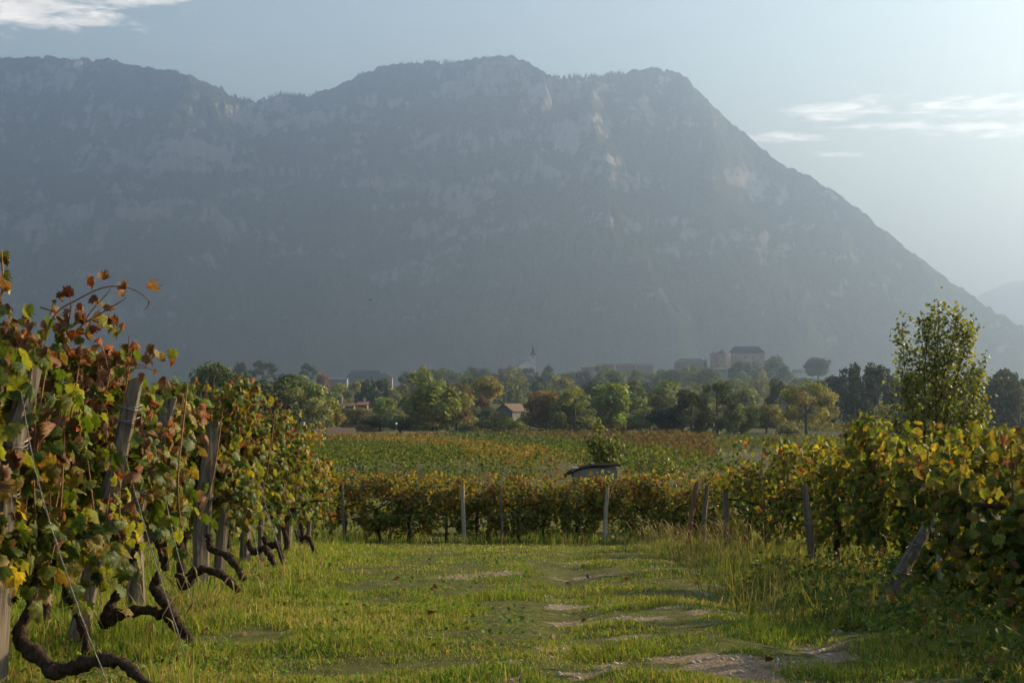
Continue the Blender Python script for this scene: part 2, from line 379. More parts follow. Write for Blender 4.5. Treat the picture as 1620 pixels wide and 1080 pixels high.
def build_mountain():
    us = np.arange(-260, 1901, 2.3); ds = np.concatenate([np.linspace(3600, 4400, 70), np.linspace(4407, 5450, 200), np.linspace(5480, 7000, 18)])
    U, D = np.meshgrid(us, ds)
    X = (U - PU) / FPX * D; Y = D.copy()
    wx = 120 * fbm(X / 800, Y / 800, 0, 5, 3); wy = 120 * fbm(X / 800, Y / 800, 9, 5, 4)
    Z = np.full(X.shape, -60.0)
    for ridge in RIDGES:
        P = [pt(*r) for r in ridge]
        best = np.full(X.shape, -1e9)
        for a, b in zip(P[:-1], P[1:]):
            ax, ay = a[0], a[1]; ex, ey = b[0] - ax, b[1] - ay
            t = np.clip(((X + wx - ax) * ex + (Y + wy - ay) * ey) / (ex * ex + ey * ey), 0, 1)
            dist = np.hypot(X + wx - ax - t * ex, Y + wy - ay - t * ey)
            h = a[2] + t * (b[2] - a[2])
            best = np.maximum(best, h - 1.75 * dist - .0002 * dist ** 2)
        hi, lo = np.maximum(Z, best), np.minimum(Z, best)
        Z = hi + 60 * np.exp(-(hi - lo) / 85)                                     # rounded gullies
    Z = np.maximum(Z, -60)
    for ax_, sg in ((1, 4.5), (0, 3.0)):                                            # worn-down crests
        h_ = int(sg * 2.5); kn = np.exp(-(np.arange(-h_, h_ + 1) / sg) ** 2 / 2); kn /= kn.sum()
        Z = np.apply_along_axis(lambda q: np.convolve(np.pad(q, h_, mode='edge'), kn, 'valid'), ax_, Z)
    top = np.clip(Z / 300, 0, 1)
    rid = 1 - np.abs(fbm(X / 420, Y / 420, Z / 600, 4, 11))
    Z = Z + top * (105 * (rid - .72) + 34 * fbm(X / 110, Y / 110, Z / 130, 4, 13))
    # cliff bands
    per = 210.0; q = (Z + 60 * fbm(X / 600, Y / 600, 0, 3, 19)) / per; fr = q - np.floor(q)
    step = np.where(fr < .72, fr * .45 / .72, .45 + (fr - .72) * .55 / .28)
    amt = np.clip((Z - 380) / 300, 0, 1) * np.clip(.55 + .9 * fbm(X / 500, Y / 500, 4, 3, 23), 0, 1)
    Z = Z + amt * (step - fr) * per
    # fit the skyline column by column
    tgt = np.array([pt(u, v, 1000.0)[2] - CAMZ for u, v in zip(us, np.interp(us, [s[0] for s in SIL], [s[1] for s in SIL]))]) / 1000.0
    ang = (Z - CAMZ) / Y; mx = ang.max(0)
    k = tgt / np.maximum(mx, .003)
    kern = np.exp(-(np.arange(-5, 6) / 2.0) ** 2); kern /= kern.sum()
    k = np.convolve(np.pad(k, 5, mode='edge'), kern, 'valid')
    Z = np.where(Z > 0, Z * k[None, :], Z)
    # roughness of the forest cover
    Z = Z + np.clip(Z / 60, 0, 1) * (7.0 * noise3(X / 26, Y / 40, 0, 51) + 5.0 * noise3(X / 13, Y / 20, 0, 52))
    V = np.stack([X, Y, Z], -1).reshape(-1, 3); nr, nc = X.shape; i = np.arange(nr * nc).reshape(nr, nc)
    F = np.stack([i[:-1, :-1], i[:-1, 1:], i[1:, 1:], i[1:, :-1]], -1).reshape(-1, 4)
    o = link('mountain', mesh('mountain', V, F, mountain_mat(), smooth=False)); tag(o, kind='structure')
    # conifers on the skyline
    ang = (Z - CAMZ) / Y; ci = ang.argmax(0); mb_V, mb_F = [], []
    r2 = np.random.default_rng(5)
    for (u0, u1, n, h0) in [(345, 402, 34, 15), (404, 500, 70, 14), (878, 990, 90, 17), (560, 720, 50, 10), (100, 330, 40, 8), (720, 870, 20, 7)]:
        for _ in range(n):
            j = int((r2.uniform(u0, u1) + 260) / 2.3); x, y, z = X[ci[j], j], Y[ci[j], j], Z[ci[j], j]
            h = h0 * r2.uniform(.6, 1.25); w = h * .2; y += r2.uniform(-20, 5); x += r2.uniform(-6, 6); z -= 2.5; b = len(mb_V)
            for zz, ww in ((0, w), (h * .35, w * .95), (h * .36, w * .6), (h, 0.1)):
                for a in range(5): mb_V.append((x + ww * math.cos(a * 1.257), y + ww * math.sin(a * 1.257), z + zz))
            for lv in range(3):
                for a in range(5): mb_F.append((b + lv * 5 + a, b + lv * 5 + (a + 1) % 5, b + lv * 5 + 5 + (a + 1) % 5, b + lv * 5 + 5 + a))
    o = link('skyline_forest', mesh('skyline_forest', np.array(mb_V), np.array(mb_F), M['fir'])); tag(o, 'dark conifers standing along the mountain skyline', 'conifers', kind='stuff')
def mountain_mat():
    m, N, L = newmat('mountain')
    tc = N('ShaderNodeTexCoord'); geo = N('ShaderNodeNewGeometry'); sp = N('ShaderNodeSeparateXYZ'); L(geo.outputs['Normal'], sp.inputs[0])
    def noise(s, d=6, r=.6, st=None):
        v = tc.outputs['Object']
        if st: mp = N('ShaderNodeMapping'); mp.inputs['Scale'].default_value = st; L(v, mp.inputs[0]); v = mp.outputs[0]
        n = N('ShaderNodeTexNoise'); n.inputs['Scale'].default_value = s; n.inputs['Detail'].default_value = d; n.inputs['Roughness'].default_value = r; L(v, n.inputs['Vector']); return n.outputs[0]
    def m2(op, a, b, clamp=False):
        n = N('ShaderNodeMath'); n.operation = op; n.use_clamp = clamp
        for i, v in enumerate((a, b)):
            if isinstance(v, (int, float)): n.inputs[i].default_value = v
            else: L(v, n.inputs[i])
        return n.outputs[0]
    big = noise(.0042, 7, .64, (.62, .62, 2.0)); fine = noise(.035, 5, .7, (1, 1, .5)); tree = noise(.09, 3, .6)
    steep = m2('SUBTRACT', .40, sp.outputs[2])
    pz = N('ShaderNodeSeparateXYZ'); L(geo.outputs['Position'], pz.inputs[0])
    hi = N('ShaderNodeMapRange'); hi.inputs[1].default_value = 250; hi.inputs[2].default_value = 900; hi.inputs[3].default_value = -.22; hi.inputs[4].default_value = .12; L(pz.outputs[2], hi.inputs[0])
    f = m2('ADD', m2('MULTIPLY', steep, 1.5), m2('MULTIPLY', m2('SUBTRACT', big, .555), 3.4))
    f = m2('ADD', f, m2('MULTIPLY', m2('SUBTRACT', fine, .5), 2.5)); f = m2('ADD', f, hi.outputs[0])
    f = m2('MULTIPLY', f, 2.6, True)
    rk = N('ShaderNodeValToRGB'); e = rk.color_ramp.elements; e[0].position = .3; e[0].color = (.2, .17, .145, 1); e[1].position = .7; e[1].color = (.4, .36, .325, 1); L(noise(.02, 6, .7, (1, 1, .25)), rk.inputs[0])
    fo = N('ShaderNodeValToRGB'); e = fo.color_ramp.elements; e[0].position = .35; e[0].color = (.014, .022, .01, 1); e[1].position = .68; e[1].color = (.07, .075, .024, 1); L(tree, fo.inputs[0])
    mx = N('ShaderNodeMixRGB'); L(f, mx.inputs[0]); L(fo.outputs[0], mx.inputs[1]); L(rk.outputs[0], mx.inputs[2])
    p = N('ShaderNodeBsdfPrincipled'); L(mx.outputs[0], p.inputs['Base Color']); p.inputs['Roughness'].default_value = 1; p.inputs['Specular IOR Level'].default_value = 0
    bm = N('ShaderNodeBump'); bm.inputs['Strength'].default_value = .9; bm.inputs['Distance'].default_value = 14; L(tree, bm.inputs['Height']); L(bm.outputs[0], p.inputs['Normal'])
    o = N('ShaderNodeOutputMaterial'); L(p.outputs[0], o.inputs[0]); return m
M['fir'] = simple('fir', (.012, .02, .01), (.03, .04, .018), .2, 1, 0)
build_mountain()

def build_far_mountain():
    us = np.arange(1440, 2101, 6.0); sv = np.interp(us, [1440, 1545, 1580, 1620, 1680, 1760, 1850, 2100], [500, 463, 455, 440, 425, 395, 370, 350])
    ds = np.linspace(8600, 12500, 60); U, D = np.meshgrid(us, ds); X = (U - PU) / FPX * D
    t = 1 - np.abs(D - 10500) / 1950; crest = np.array([pt(u, v, 10500)[2] for u, v in zip(us, sv)])
    Z = crest[None, :] * np.clip(t, 0, 1) ** 1.15 + np.clip(t, 0, 1) * 30 * fbm(X / 300, D / 300, 0, 4, 61) - 5
    V = np.stack([X, D, Z], -1).reshape(-1, 3); nr, nc = X.shape; i = np.arange(nr * nc).reshape(nr, nc)
    F = np.stack([i[:-1, :-1], i[:-1, 1:], i[1:, 1:], i[1:, :-1]], -1).reshape(-1, 4)
    tag(link('distant_mountain', mesh('distant_mountain', V, F, bpy.data.materials['mountain'], smooth=True)), kind='structure')
build_far_mountain()

# ------------------------------------------------------------------ haze: one box of even air round everything
def build_haze():
    mb = MB(); x0, x1, y0, y1, z0, z1 = -9300, 9300, -500, 14300, -9, 1345
    mb.box(((x0 + x1) / 2, (y0 + y1) / 2, (z0 + z1) / 2), (x1 - x0, y1 - y0, z1 - z0))
    m, N, L = newmat('haze')
    v = N('ShaderNodeVolumePrincipled'); v.inputs['Color'].default_value = (*HAZE_COLOR, 1); v.inputs['Density'].default_value = HAZE_DENSITY; v.inputs['Anisotropy'].default_value = HAZE_ANISO
    o = N('ShaderNodeOutputMaterial'); L(v.outputs[0], o.inputs['Volume'])
    tag(mb.build('haze', m), kind='stuff')
build_haze()

# ------------------------------------------------------------------ leaf scattering
def basis(n, t):
    """rows of rotation frames: x, y(tip), z(normal)"""
    n = n / (np.linalg.norm(n, axis=1, keepdims=True) + 1e-9)
    t = t - n * (n * t).sum(1, keepdims=True); t = t / (np.linalg.norm(t, axis=1, keepdims=True) + 1e-9)
    x = np.cross(t, n); return x, t, n
def scatter(TV, TF, P, n, t, s, col, edgecol=None, TE=None):
    """copies of a small template at points P; col (N,3); edge colour mixed in where TE (template weight) is high"""
    x, y, z = basis(n, t); k = len(TV); N = len(P)
    V = P[:, None, :] + s[:, None, None] * (TV[None, :, 0, None] * x[:, None, :] + TV[None, :, 1, None] * y[:, None, :] + TV[None, :, 2, None] * z[:, None, :])
    F = (TF[None] + (np.arange(N) * k)[:, None, None]).reshape(-1, TF.shape[1])
    C = np.repeat(col[:, None, :], k, 1)
    if edgecol is not None: C = C * (1 - TE[None, :, None]) + edgecol[:, None, :] * TE[None, :, None]
    return V.reshape(-1, 3), F, C.reshape(-1, 3)
def unit(N, r): v = r.normal(size=(N, 3)); return v / np.linalg.norm(v, axis=1, keepdims=True)
def join(parts):
    V, F, C, b = [], [], [], 0
    for v, f, c in parts: V.append(v); F.append(f + b); C.append(c); b += len(v)
    return np.concatenate(V), np.concatenate(F), np.concatenate(C)
RH_V = np.array([[0, 0, 0], [.5, .5, .12], [0, 1, 0], [-.5, .5, .12]], float); RH_F = np.array([[0, 1, 2], [0, 2, 3]])   # folded rhomb leaf spray

# ------------------------------------------------------------------ trees
def crown_mesh(kind, seed, n):
    r = np.random.default_rng(seed); B = []
    if kind == 'round':
        for _ in range(34):
            d = unit(1, r)[0]; q = r.uniform(.35, 1); B.append((np.array([0, 0, .5]) + d * np.array([.33, .33, .38]) * q, r.uniform(.09, .17)))
    elif kind == 'broad':
        for _ in range(40):
            d = unit(1, r)[0]; q = r.uniform(.3, 1); B.append((np.array([r.choice([-.16, .14]), 0, .48 + .05 * r.normal()]) + d * np.array([.3, .3, .4]) * q, r.uniform(.08, .16)))
    elif kind == 'tall':
        for _ in range(34):
            h = r.uniform(.04, .97); w = .42 * math.sin(math.pi * min(1, h * .8 + .16)) ** .7; a = r.uniform(0, 6.28); q = r.uniform(.3, 1) ** .5
            B.append((np.array([math.cos(a) * w * q, math.sin(a) * w * q, h * .94]), r.uniform(.07, .13)))
    elif kind == 'conifer':
        for _ in range(46):
            h = r.uniform(.06, .97); w = .44 * (1 - h) ** .8 + .02; a = r.uniform(0, 6.28); q = r.uniform(.35, 1)
            B.append((np.array([math.cos(a) * w * q, math.sin(a) * w * q, h]), .05 + .09 * (1 - h)))
    elif kind == 'cedar':
        for _ in range(30):
            h = r.choice([.42, .58, .72, .86]) + .03 * r.normal(); w = .47 * (1 - .75 * max(0, h - .55) / .45); a = r.uniform(0, 6.28); q = r.uniform(.2, 1) ** .6
            B.append((np.array([math.cos(a) * w * q, math.sin(a) * w * q, h + .06 * (1 - q)]), r.uniform(.06, .12)))
    elif kind == 'bush':
        for _ in range(30):
            d = unit(1, r)[0]; d[2] = abs(d[2]); q = r.uniform(.4, 1); B.append((np.array([0, 0, .12]) + d * np.array([.38, .38, .7]) * q, r.uniform(.1, .18)))
    elif kind == 'sparse':
        for _ in range(24):
            d = unit(1, r)[0]; q = r.uniform(.55, 1); B.append((np.array([0, 0, .6]) + d * np.array([.4, .4, .34]) * q, r.uniform(.06, .11)))
    c = np.array([b[0] for b in B]); rad = np.array([b[1] for b in B]); w = rad ** 2; w /= w.sum()
    i = r.choice(len(B), n, p=w); d = unit(n, r); rr = r.uniform(.55, 1.12, n) ** .6
    flat = .45 if kind == 'cedar' else .85
    P = c[i] + d * (rad[i] * rr)[:, None] * np.array([1, 1, flat])
    P[:, 2] = np.maximum(P[:, 2], .01)
    nn = d + .55 * r.normal(size=(n, 3)) + np.array([0, 0, .25]); tt = r.normal(size=(n, 3)) + np.array([0, 0, -.6])
    s = r.uniform(.022, .05, n) * (1.25 if kind in ('round', 'broad', 'bush') else 1.0)
    blob = r.uniform(.62, 1.3, len(B)); hue = r.normal(0, .07, (len(B), 3))
    col = np.clip(blob[i][:, None] * (1 + hue[i]) * r.uniform(.75, 1.25, n)[:, None], .3, 1.8)
    V, F, C = scatter(RH_V * np.array([1, 1, 1]), RH_F, P, nn, tt, s, col)
    return mesh('crown_' + kind, V, F, M['crown'], C)
def trunk_mesh(kind, seed):
    random.seed(seed); mb = MB(); top = {'conifer': .95, 'tall': .9, 'bush': .4, 'cedar': .8}.get(kind, .7)
    bend = random.uniform(-.03, .03)
    P = [(0, 0, -.02), (bend, 0, top * .3), (bend * .5, bend, top * .65), (bend, bend, top)]
    mb.tube(spline(P, 3), [.032 - .0028 * i for i in range(10)], 6)
    for k in range(7):
        h = random.uniform(.22, .8) * top; a = random.uniform(0, 6.28); l = random.uniform(.16, .34) * (.5 if kind in ('tall', 'conifer') else 1)
        mb.tube([(bend * .5, 0, h), (math.cos(a) * l * .5, math.sin(a) * l * .5, h + l * .35), (math.cos(a) * l, math.sin(a) * l, h + l * .75)], [.014, .009, .004], 5)
    me = bpy.data.meshes.new('trunk_' + kind); me.from_pydata(mb.V, [], mb.F); me.materials.append(M['treebark']); return me
CROWNS = {}
for _k, _n, _vars in (('round', 5200, 4), ('broad', 5600, 3), ('tall', 4600, 3), ('conifer', 4600, 2), ('cedar', 3000, 2), ('bush', 4200, 2), ('sparse', 2600, 2)):
    CROWNS[_k] = [(crown_mesh(_k, 100 + 7 * j + len(_k) * 31, _n), trunk_mesh(_k, j + 3)) for j in range(_vars)]
TG = np.array([.066, .078, .02])                      # foliage greens
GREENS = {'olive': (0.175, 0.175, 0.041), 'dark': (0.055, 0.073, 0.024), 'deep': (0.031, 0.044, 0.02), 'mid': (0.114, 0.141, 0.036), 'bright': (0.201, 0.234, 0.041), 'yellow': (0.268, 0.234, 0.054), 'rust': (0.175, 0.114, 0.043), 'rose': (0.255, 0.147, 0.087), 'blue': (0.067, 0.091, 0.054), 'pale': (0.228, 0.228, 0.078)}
_tc = [0]
def stretch(d): return d if d <= 500 else 500 + (d - 500) * 2.2      # the town stands farther back
def tree(name, label, u, vtop, vbase, width, kind, tone, d=None, group=None, cat='tree'):
    """photo pixel column, top and base rows and width in pixels give place and size"""
    if d is None: g = gpt(u, vbase); d = g[1]
    d = stretch(d)
    x = (u - PU) / FPX * d; z = zg1(x, d); top = pt(u, vtop, d)[2]
    h = max(top - z, 1.2); w = width / FPX * d * (1.0 if kind in ('cedar', 'conifer') or width < 36 else 1.2)
    _tc[0] += 1; k = _tc[0]; rr = random.Random(k * 13 + 1)
    cm, tm = CROWNS[kind][k % len(CROWNS[kind])]
    t = thing(name, label, cat, (x, d, z - .1), group, rr.uniform(0, 6.28), (w * 1.06, w * 1.06, h))
    c = link('crown', cm, t); base = np.array(GREENS[tone]) * rr.uniform(.85, 1.15) * np.array([rr.uniform(.9, 1.12), 1, rr.uniform(.85, 1.15)]); c.color = (*base, 1)
    link('trunk', tm, t)
    return t

# prominent trees of the middle ground
tree('broadleaf_tree', 'tall dark green tree rising behind the vines at far left', 340, 562, 690, 92, 'round', 'mid', 250)
tree('broadleaf_tree', 'broad dark tree left of the pale green willowy trees', 425, 592, 686, 110, 'broad', 'dark', 290)
tree('broadleaf_tree', 'pale olive willowy tree just right of the broad dark tree', 474, 588, 684, 86, 'tall', 'pale', 300)
tree('broadleaf_tree', 'olive tree with sloping top above the brown timber hut', 512, 612, 682, 74, 'round', 'olive', 310)
tree('broadleaf_tree', 'small olive tree hugging the timber hut roof from behind', 492, 628, 684, 66, 'tall', 'pale', 296)
tree('garden_tree', 'bright yellow-green garden tree left of the small tiled cottages', 606, 622, 652, 42, 'round', 'bright', 420)
tree('garden_tree', 'small rust tinged tree in the gardens below the cottages', 588, 648, 674, 40, 'bush', 'rust', 380)
tree('broadleaf_tree', 'round tree beside the white lamp post', 634, 652, 692, 54, 'round', 'mid', 330)
tree('broadleaf_tree', 'large olive tree behind the red roofed shed', 686, 586, 690, 112, 'broad', 'olive', 330)
tree('poplar_tree', 'feathery pale poplar poking up behind the large olive tree', 673, 572, 640, 34, 'tall', 'pale', 520)
tree('broadleaf_tree', 'thin brownish tree between the large olive tree and the knoll', 722, 622, 688, 48, 'sparse', 'rust', 335)
tree('broadleaf_tree', 'rust tinged tree standing on top of the grassy knoll', 728, 596, 640, 50, 'round', 'rust', 440)
tree('broadleaf_tree', 'yellowish tree at the upper edge of the grassy knoll', 768, 590, 632, 56, 'round', 'yellow', 452)
tree('bush', 'dark bush nestling under the grassy knoll', 775, 632, 668, 52, 'bush', 'dark', 400, cat='bush')
tree('bush', 'dark thicket on the left foot of the grassy knoll', 752, 636, 668, 44, 'bush', 'mid', 415, cat='bush')
tree('bush', 'rusty thicket climbing the left side of the grassy knoll', 762, 618, 650, 34, 'bush', 'rust', 442, cat='bush')
tree('bush', 'low dark bush above the pale glazed frames', 740, 668, 690, 40, 'bush', 'dark', 320, cat='bush')
tree('bush', 'round free-standing bush in the field below the grey gabled barn', 815, 652, 692, 46, 'bush', 'olive', 300, cat='bush')
tree('broadleaf_tree', 'big dark brownish dome of a tree right of the barn', 864, 600, 668, 70, 'round', 'rust', 370)
tree('broadleaf_tree', 'two-toned olive tree right of the brownish dome tree', 910, 612, 680, 68, 'tall', 'olive', 345)
tree('broadleaf_tree', 'small dark tree at the foot of the two-toned olive tree', 888, 622, 678, 40, 'tall', 'mid', 350)
tree('broadleaf_tree', 'bright round tree in the middle of the tree belt', 968, 596, 680, 82, 'round', 'bright', 355)
tree('broadleaf_tree', 'hazy olive tree right of the bright round tree', 1034, 600, 676, 92, 'broad', 'olive', 400)
tree('broadleaf_tree', 'low dark tree leaning over the brown field edge', 1054, 634, 692, 72, 'round', 'deep', 285)
tree('broadleaf_tree', 'dark oval tree in the deep shade clump by the brown field', 1094, 611, 693, 66, 'tall', 'deep', 282)
tree('broadleaf_tree', 'tallest dark tree of the deep shade clump by the brown field', 1134, 600, 690, 70, 'tall', 'dark', 290)
tree('broadleaf_tree', 'sunlit tree leaning out of the right side of the dark clump', 1172, 624, 686, 62, 'round', 'olive', 300)
tree('broadleaf_tree', 'rounded olive tree between dark clump and slender field tree', 1212, 628, 684, 58, 'round', 'olive', 320)
tree('bush', 'low clipped-looking bush at the edge of the maize field', 1246, 664, 687, 42, 'bush', 'olive', 310, cat='bush')
tree('broadleaf_tree', 'hazy tree behind the dark clump below the castle', 1178, 605, 670, 56, 'round', 'mid', 430)
tree('broadleaf_tree', 'dark narrow-topped tree left of the slender field tree', 1234, 593, 664, 48, 'tall', 'dark', 440)
tree('slender_tree', 'slender airy tree with visible trunk at the maize field', 1276, 592, 687, 84, 'sparse', 'olive', 305)
tree('broadleaf_tree', 'pale green tree behind the slender airy tree', 1290, 598, 676, 60, 'tall', 'olive', 370)
tree('conifer_tree', 'dark spiky conifer left of its twin beyond the maize', 1352, 572, 668, 56, 'conifer', 'deep', 380)
tree('conifer_tree', 'dark conifer nearer the young poplar beyond the maize', 1388, 573, 668, 60, 'tall', 'deep', 385)
tree('broadleaf_tree', 'dark hazy tree directly behind the young poplar', 1432, 578, 668, 74, 'round', 'dark', 390)
tree('broadleaf_tree', 'dark tree mass right behind the young poplar tips', 1520, 592, 668, 70, 'round', 'deep', 380)
tree('broadleaf_tree', 'large dark rounded tree at the right picture edge', 1592, 583, 672, 84, 'round', 'dark', 370)
tree('small_tree', 'thin bare-looking sapling between maize and young poplar', 1394, 630, 690, 34, 'sparse', 'olive', 280)
# trees on and below the town hill
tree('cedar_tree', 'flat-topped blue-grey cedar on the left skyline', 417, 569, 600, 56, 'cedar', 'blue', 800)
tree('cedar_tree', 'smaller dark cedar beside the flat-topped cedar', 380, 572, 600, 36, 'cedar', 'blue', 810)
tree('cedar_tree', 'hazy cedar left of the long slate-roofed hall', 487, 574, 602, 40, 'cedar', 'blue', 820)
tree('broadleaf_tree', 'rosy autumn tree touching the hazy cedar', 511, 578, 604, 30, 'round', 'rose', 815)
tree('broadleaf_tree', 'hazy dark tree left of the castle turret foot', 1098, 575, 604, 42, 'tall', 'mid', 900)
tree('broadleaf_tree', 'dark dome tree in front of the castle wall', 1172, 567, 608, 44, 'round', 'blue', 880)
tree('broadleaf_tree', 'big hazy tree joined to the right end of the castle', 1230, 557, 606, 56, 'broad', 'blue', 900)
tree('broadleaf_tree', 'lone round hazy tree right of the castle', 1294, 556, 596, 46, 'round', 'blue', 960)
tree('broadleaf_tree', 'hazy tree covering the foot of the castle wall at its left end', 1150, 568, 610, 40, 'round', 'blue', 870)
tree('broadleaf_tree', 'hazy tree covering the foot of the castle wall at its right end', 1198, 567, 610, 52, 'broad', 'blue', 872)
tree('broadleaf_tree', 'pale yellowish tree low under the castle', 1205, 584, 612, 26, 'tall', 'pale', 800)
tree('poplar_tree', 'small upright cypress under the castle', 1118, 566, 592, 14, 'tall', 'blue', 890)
_r = random.Random(4)
_t1 = ['', 'first', 'second', 'third', 'fourth', 'fifth', 'sixth', 'seventh', 'eighth', 'ninth', 'tenth', 'eleventh', 'twelfth', 'thirteenth', 'fourteenth', 'fifteenth', 'sixteenth', 'seventeenth', 'eighteenth', 'nineteenth']
ORD = _t1[1:] + ['twentieth'] + ['twenty-' + q for q in _t1[1:10]] + ['thirtieth']
def belt(n, u0, u1, v0, v1, h, w, d0, d1, kinds, tones, label, group):
    for i in range(n):
        u = u0 + (u1 - u0) * (i + _r.uniform(.25, .75)) / n; v = _r.uniform(v0, v1); d = _r.uniform(d0, d1)
        tree('woodland_tree', ORD[i] + ' from the left of the ' + label, u, v, v + h, w * _r.uniform(.75, 1.3), _r.choice(kinds), _r.choice(tones), d, group)
belt(26, 640, 1130, 577, 587, 30, 42, 760, 900, ['round', 'broad', 'tall'], ['mid', 'blue', 'mid', 'olive'], 'hazy trees just below the town skyline', 'upper woodland belt')
belt(24, 760, 1320, 590, 604, 40, 48, 560, 700, ['round', 'broad', 'round', 'tall'], ['mid', 'olive', 'mid', 'dark'], 'hazy wood behind the large field trees', 'middle woodland belt')
belt(16, 520, 760, 592, 606, 36, 40, 560, 720, ['round', 'tall', 'broad'], ['mid', 'olive', 'dark', 'olive'], 'trees on the slope between long hall and knoll', 'left slope woodland')
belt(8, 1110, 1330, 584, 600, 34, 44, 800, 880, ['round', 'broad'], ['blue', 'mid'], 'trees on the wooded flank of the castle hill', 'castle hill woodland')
belt(14, 1320, 1660, 578, 594, 80, 66, 400, 470, ['round', 'broad', 'tall'], ['dark', 'deep', 'dark'], 'dark wood behind the young poplar', 'dark wood at the right')
belt(12, 250, 480, 590, 606, 60, 66, 420, 520, ['round', 'broad', 'tall'], ['mid', 'olive', 'dark'], 'wood behind the left vineyard', 'left wood')
belt(9, 1000, 1140, 612, 628, 50, 56, 430, 520, ['round', 'broad'], ['olive', 'mid'], 'olive trees lined up behind the dark clump', 'second line of field trees')
belt(7, 860, 1010, 614, 630, 44, 54, 430, 500, ['round', 'broad'], ['dark', 'mid'], 'shaded trees behind the bright round tree', 'gap trees')
belt(7, 540, 700, 632, 652, 26, 38, 390, 470, ['bush', 'round'], ['mid', 'dark', 'olive', 'rust'], 'small garden trees among the cottages', 'cottage garden trees')

belt(9, 560, 800, 640, 656, 40, 52, 345, 400, ['round', 'bush', 'tall'], ['mid', 'olive', 'dark', 'olive'], 'leafy trees at the back of the golden vineyard', 'trees behind the golden vineyard')
belt(8, 860, 1060, 634, 652, 40, 56, 360, 400, ['round', 'bush', 'broad'], ['mid', 'dark', 'olive'], 'low trees under the bright round tree', 'field edge trees')
belt(6, 1150, 1310, 630, 644, 46, 50, 350, 400, ['round', 'tall', 'bush'], ['olive', 'mid'], 'low olive trees before the maize', 'maize edge trees')
tree('bush', 'low bush hiding the right wall of the grey barn', 838, 640, 672, 40, 'bush', 'mid', 380, cat='bush')

# ------------------------------------------------------------------ buildings
def gable(mb, x, y, z, w, dp, h, rh, ov=.4, axis='x'):
    """gabled roof shell, ridge along axis; w along x, dp along y"""
    if axis == 'x':
        a, b = w / 2 + ov, dp / 2 + ov
        V = [(x - a, y - b, z + h), (x + a, y - b, z + h), (x + a, y, z + h + rh), (x - a, y, z + h + rh), (x - a, y + b, z + h), (x + a, y + b, z + h)]
    else:
        a, b = dp / 2 + ov, w / 2 + ov
        V = [(x + b, y - a, z + h), (x + b, y + a, z + h), (x, y + a, z + h + rh), (x, y - a, z + h + rh), (x - b, y - a, z + h), (x - b, y + a, z + h)]
    t = .22; V += [(p[0], p[1], p[2] - t) for p in V]
    mb.add(V, [(0, 1, 2, 3), (3, 2, 5, 4), (7, 6, 9, 8), (8, 9, 10, 11), (0, 3, 9, 6), (3, 4, 10, 9), (1, 7, 8, 2), (2, 8, 11, 5), (0, 6, 7, 1), (4, 5, 11, 10)])
def walls(mb, x, y, z, w, dp, h, rh, axis='x', hip=False):
    mb.box((x, y, z + h / 2 - .15), (w, dp, h + .3))
    if not hip:
        if axis == 'x':
            for s in (-1, 1):
                X = x + s * (w / 2 - .12); mb.add([(X - .1, y - dp / 2, z + h), (X - .1, y + dp / 2, z + h), (X - .1, y, z + h + rh - .25), (X + .1, y - dp / 2, z + h), (X + .1, y + dp / 2, z + h), (X + .1, y, z + h + rh - .25)], [(0, 1, 2), (5, 4, 3), (0, 2, 5, 3), (1, 4, 5, 2)])
        else:
            for s in (-1, 1):
                Y = y + s * (dp / 2 - .12); mb.add([(x - w / 2, Y - .1, z + h), (x + w / 2, Y - .1, z + h), (x, Y - .1, z + h + rh - .25), (x - w / 2, Y + .1, z + h), (x + w / 2, Y + .1, z + h), (x, Y + .1, z + h + rh - .25)], [(0, 1, 2), (5, 4, 3), (0, 2, 5, 3), (1, 4, 5, 2)])
def house(name, label, cat, u, veave, vridge, wpx, d, dp, hwall, wall, roof, axis='x', hip=0.0, wins=(), chim=None, rz=0.0, group=None):
    d = stretch(d); x = (u - PU) / FPX * d; w = wpx / FPX * d; ze = pt(u, veave, d)[2]; zr = pt(u, vridge, d)[2]; z0 = ze - hwall; rh = zr - ze
    t = thing(name, label, cat, (x, d, z0), group, rz)
    mb = MB(); walls(mb, 0, 0, 0, w, dp, hwall, rh, axis, hip > 0); mb.box((0, 0, -(8 if d > 700 else .6)), (w, dp, 16 if d > 700 else 1.2)); mb.build('wall', M[wall], t)
    mb = MB()
    if hip > 0:
        a, b, c = w / 2 + .4, dp / 2 + .4, hip * w / 2
        mb.add([(-a, -b, hwall), (a, -b, hwall), (a, b, hwall), (-a, b, hwall), (-c, 0, hwall + rh), (c, 0, hwall + rh)], [(0, 1, 5, 4), (1, 2, 5), (2, 3, 4, 5), (3, 0, 4), (3, 2, 1, 0)])
    else: gable(mb, 0, 0, 0, w, dp, hwall, rh, .4, axis)
    ro = mb.build('roof', M[roof], t)
    for (fx, fz, ww, wh) in wins:
        mb = MB(); mb.box((fx * w, -dp / 2 - .01, fz * hwall), (ww, .12, wh)); wn = mb.build('window', M['frame'], t)
        mb = MB(); mb.box((fx * w, -dp / 2 - .05, fz * hwall), (ww * .78, .1, wh * .82)); mb.build('pane', M['glassdark'], wn)
    if chim:
        mb = MB(); mb.box((chim[0] * w, 0, hwall + rh + chim[1] / 2 - .6), (chim[2], chim[2], chim[1] + 1.2)); mb.build('chimney', M['plaster'], ro)
    return t
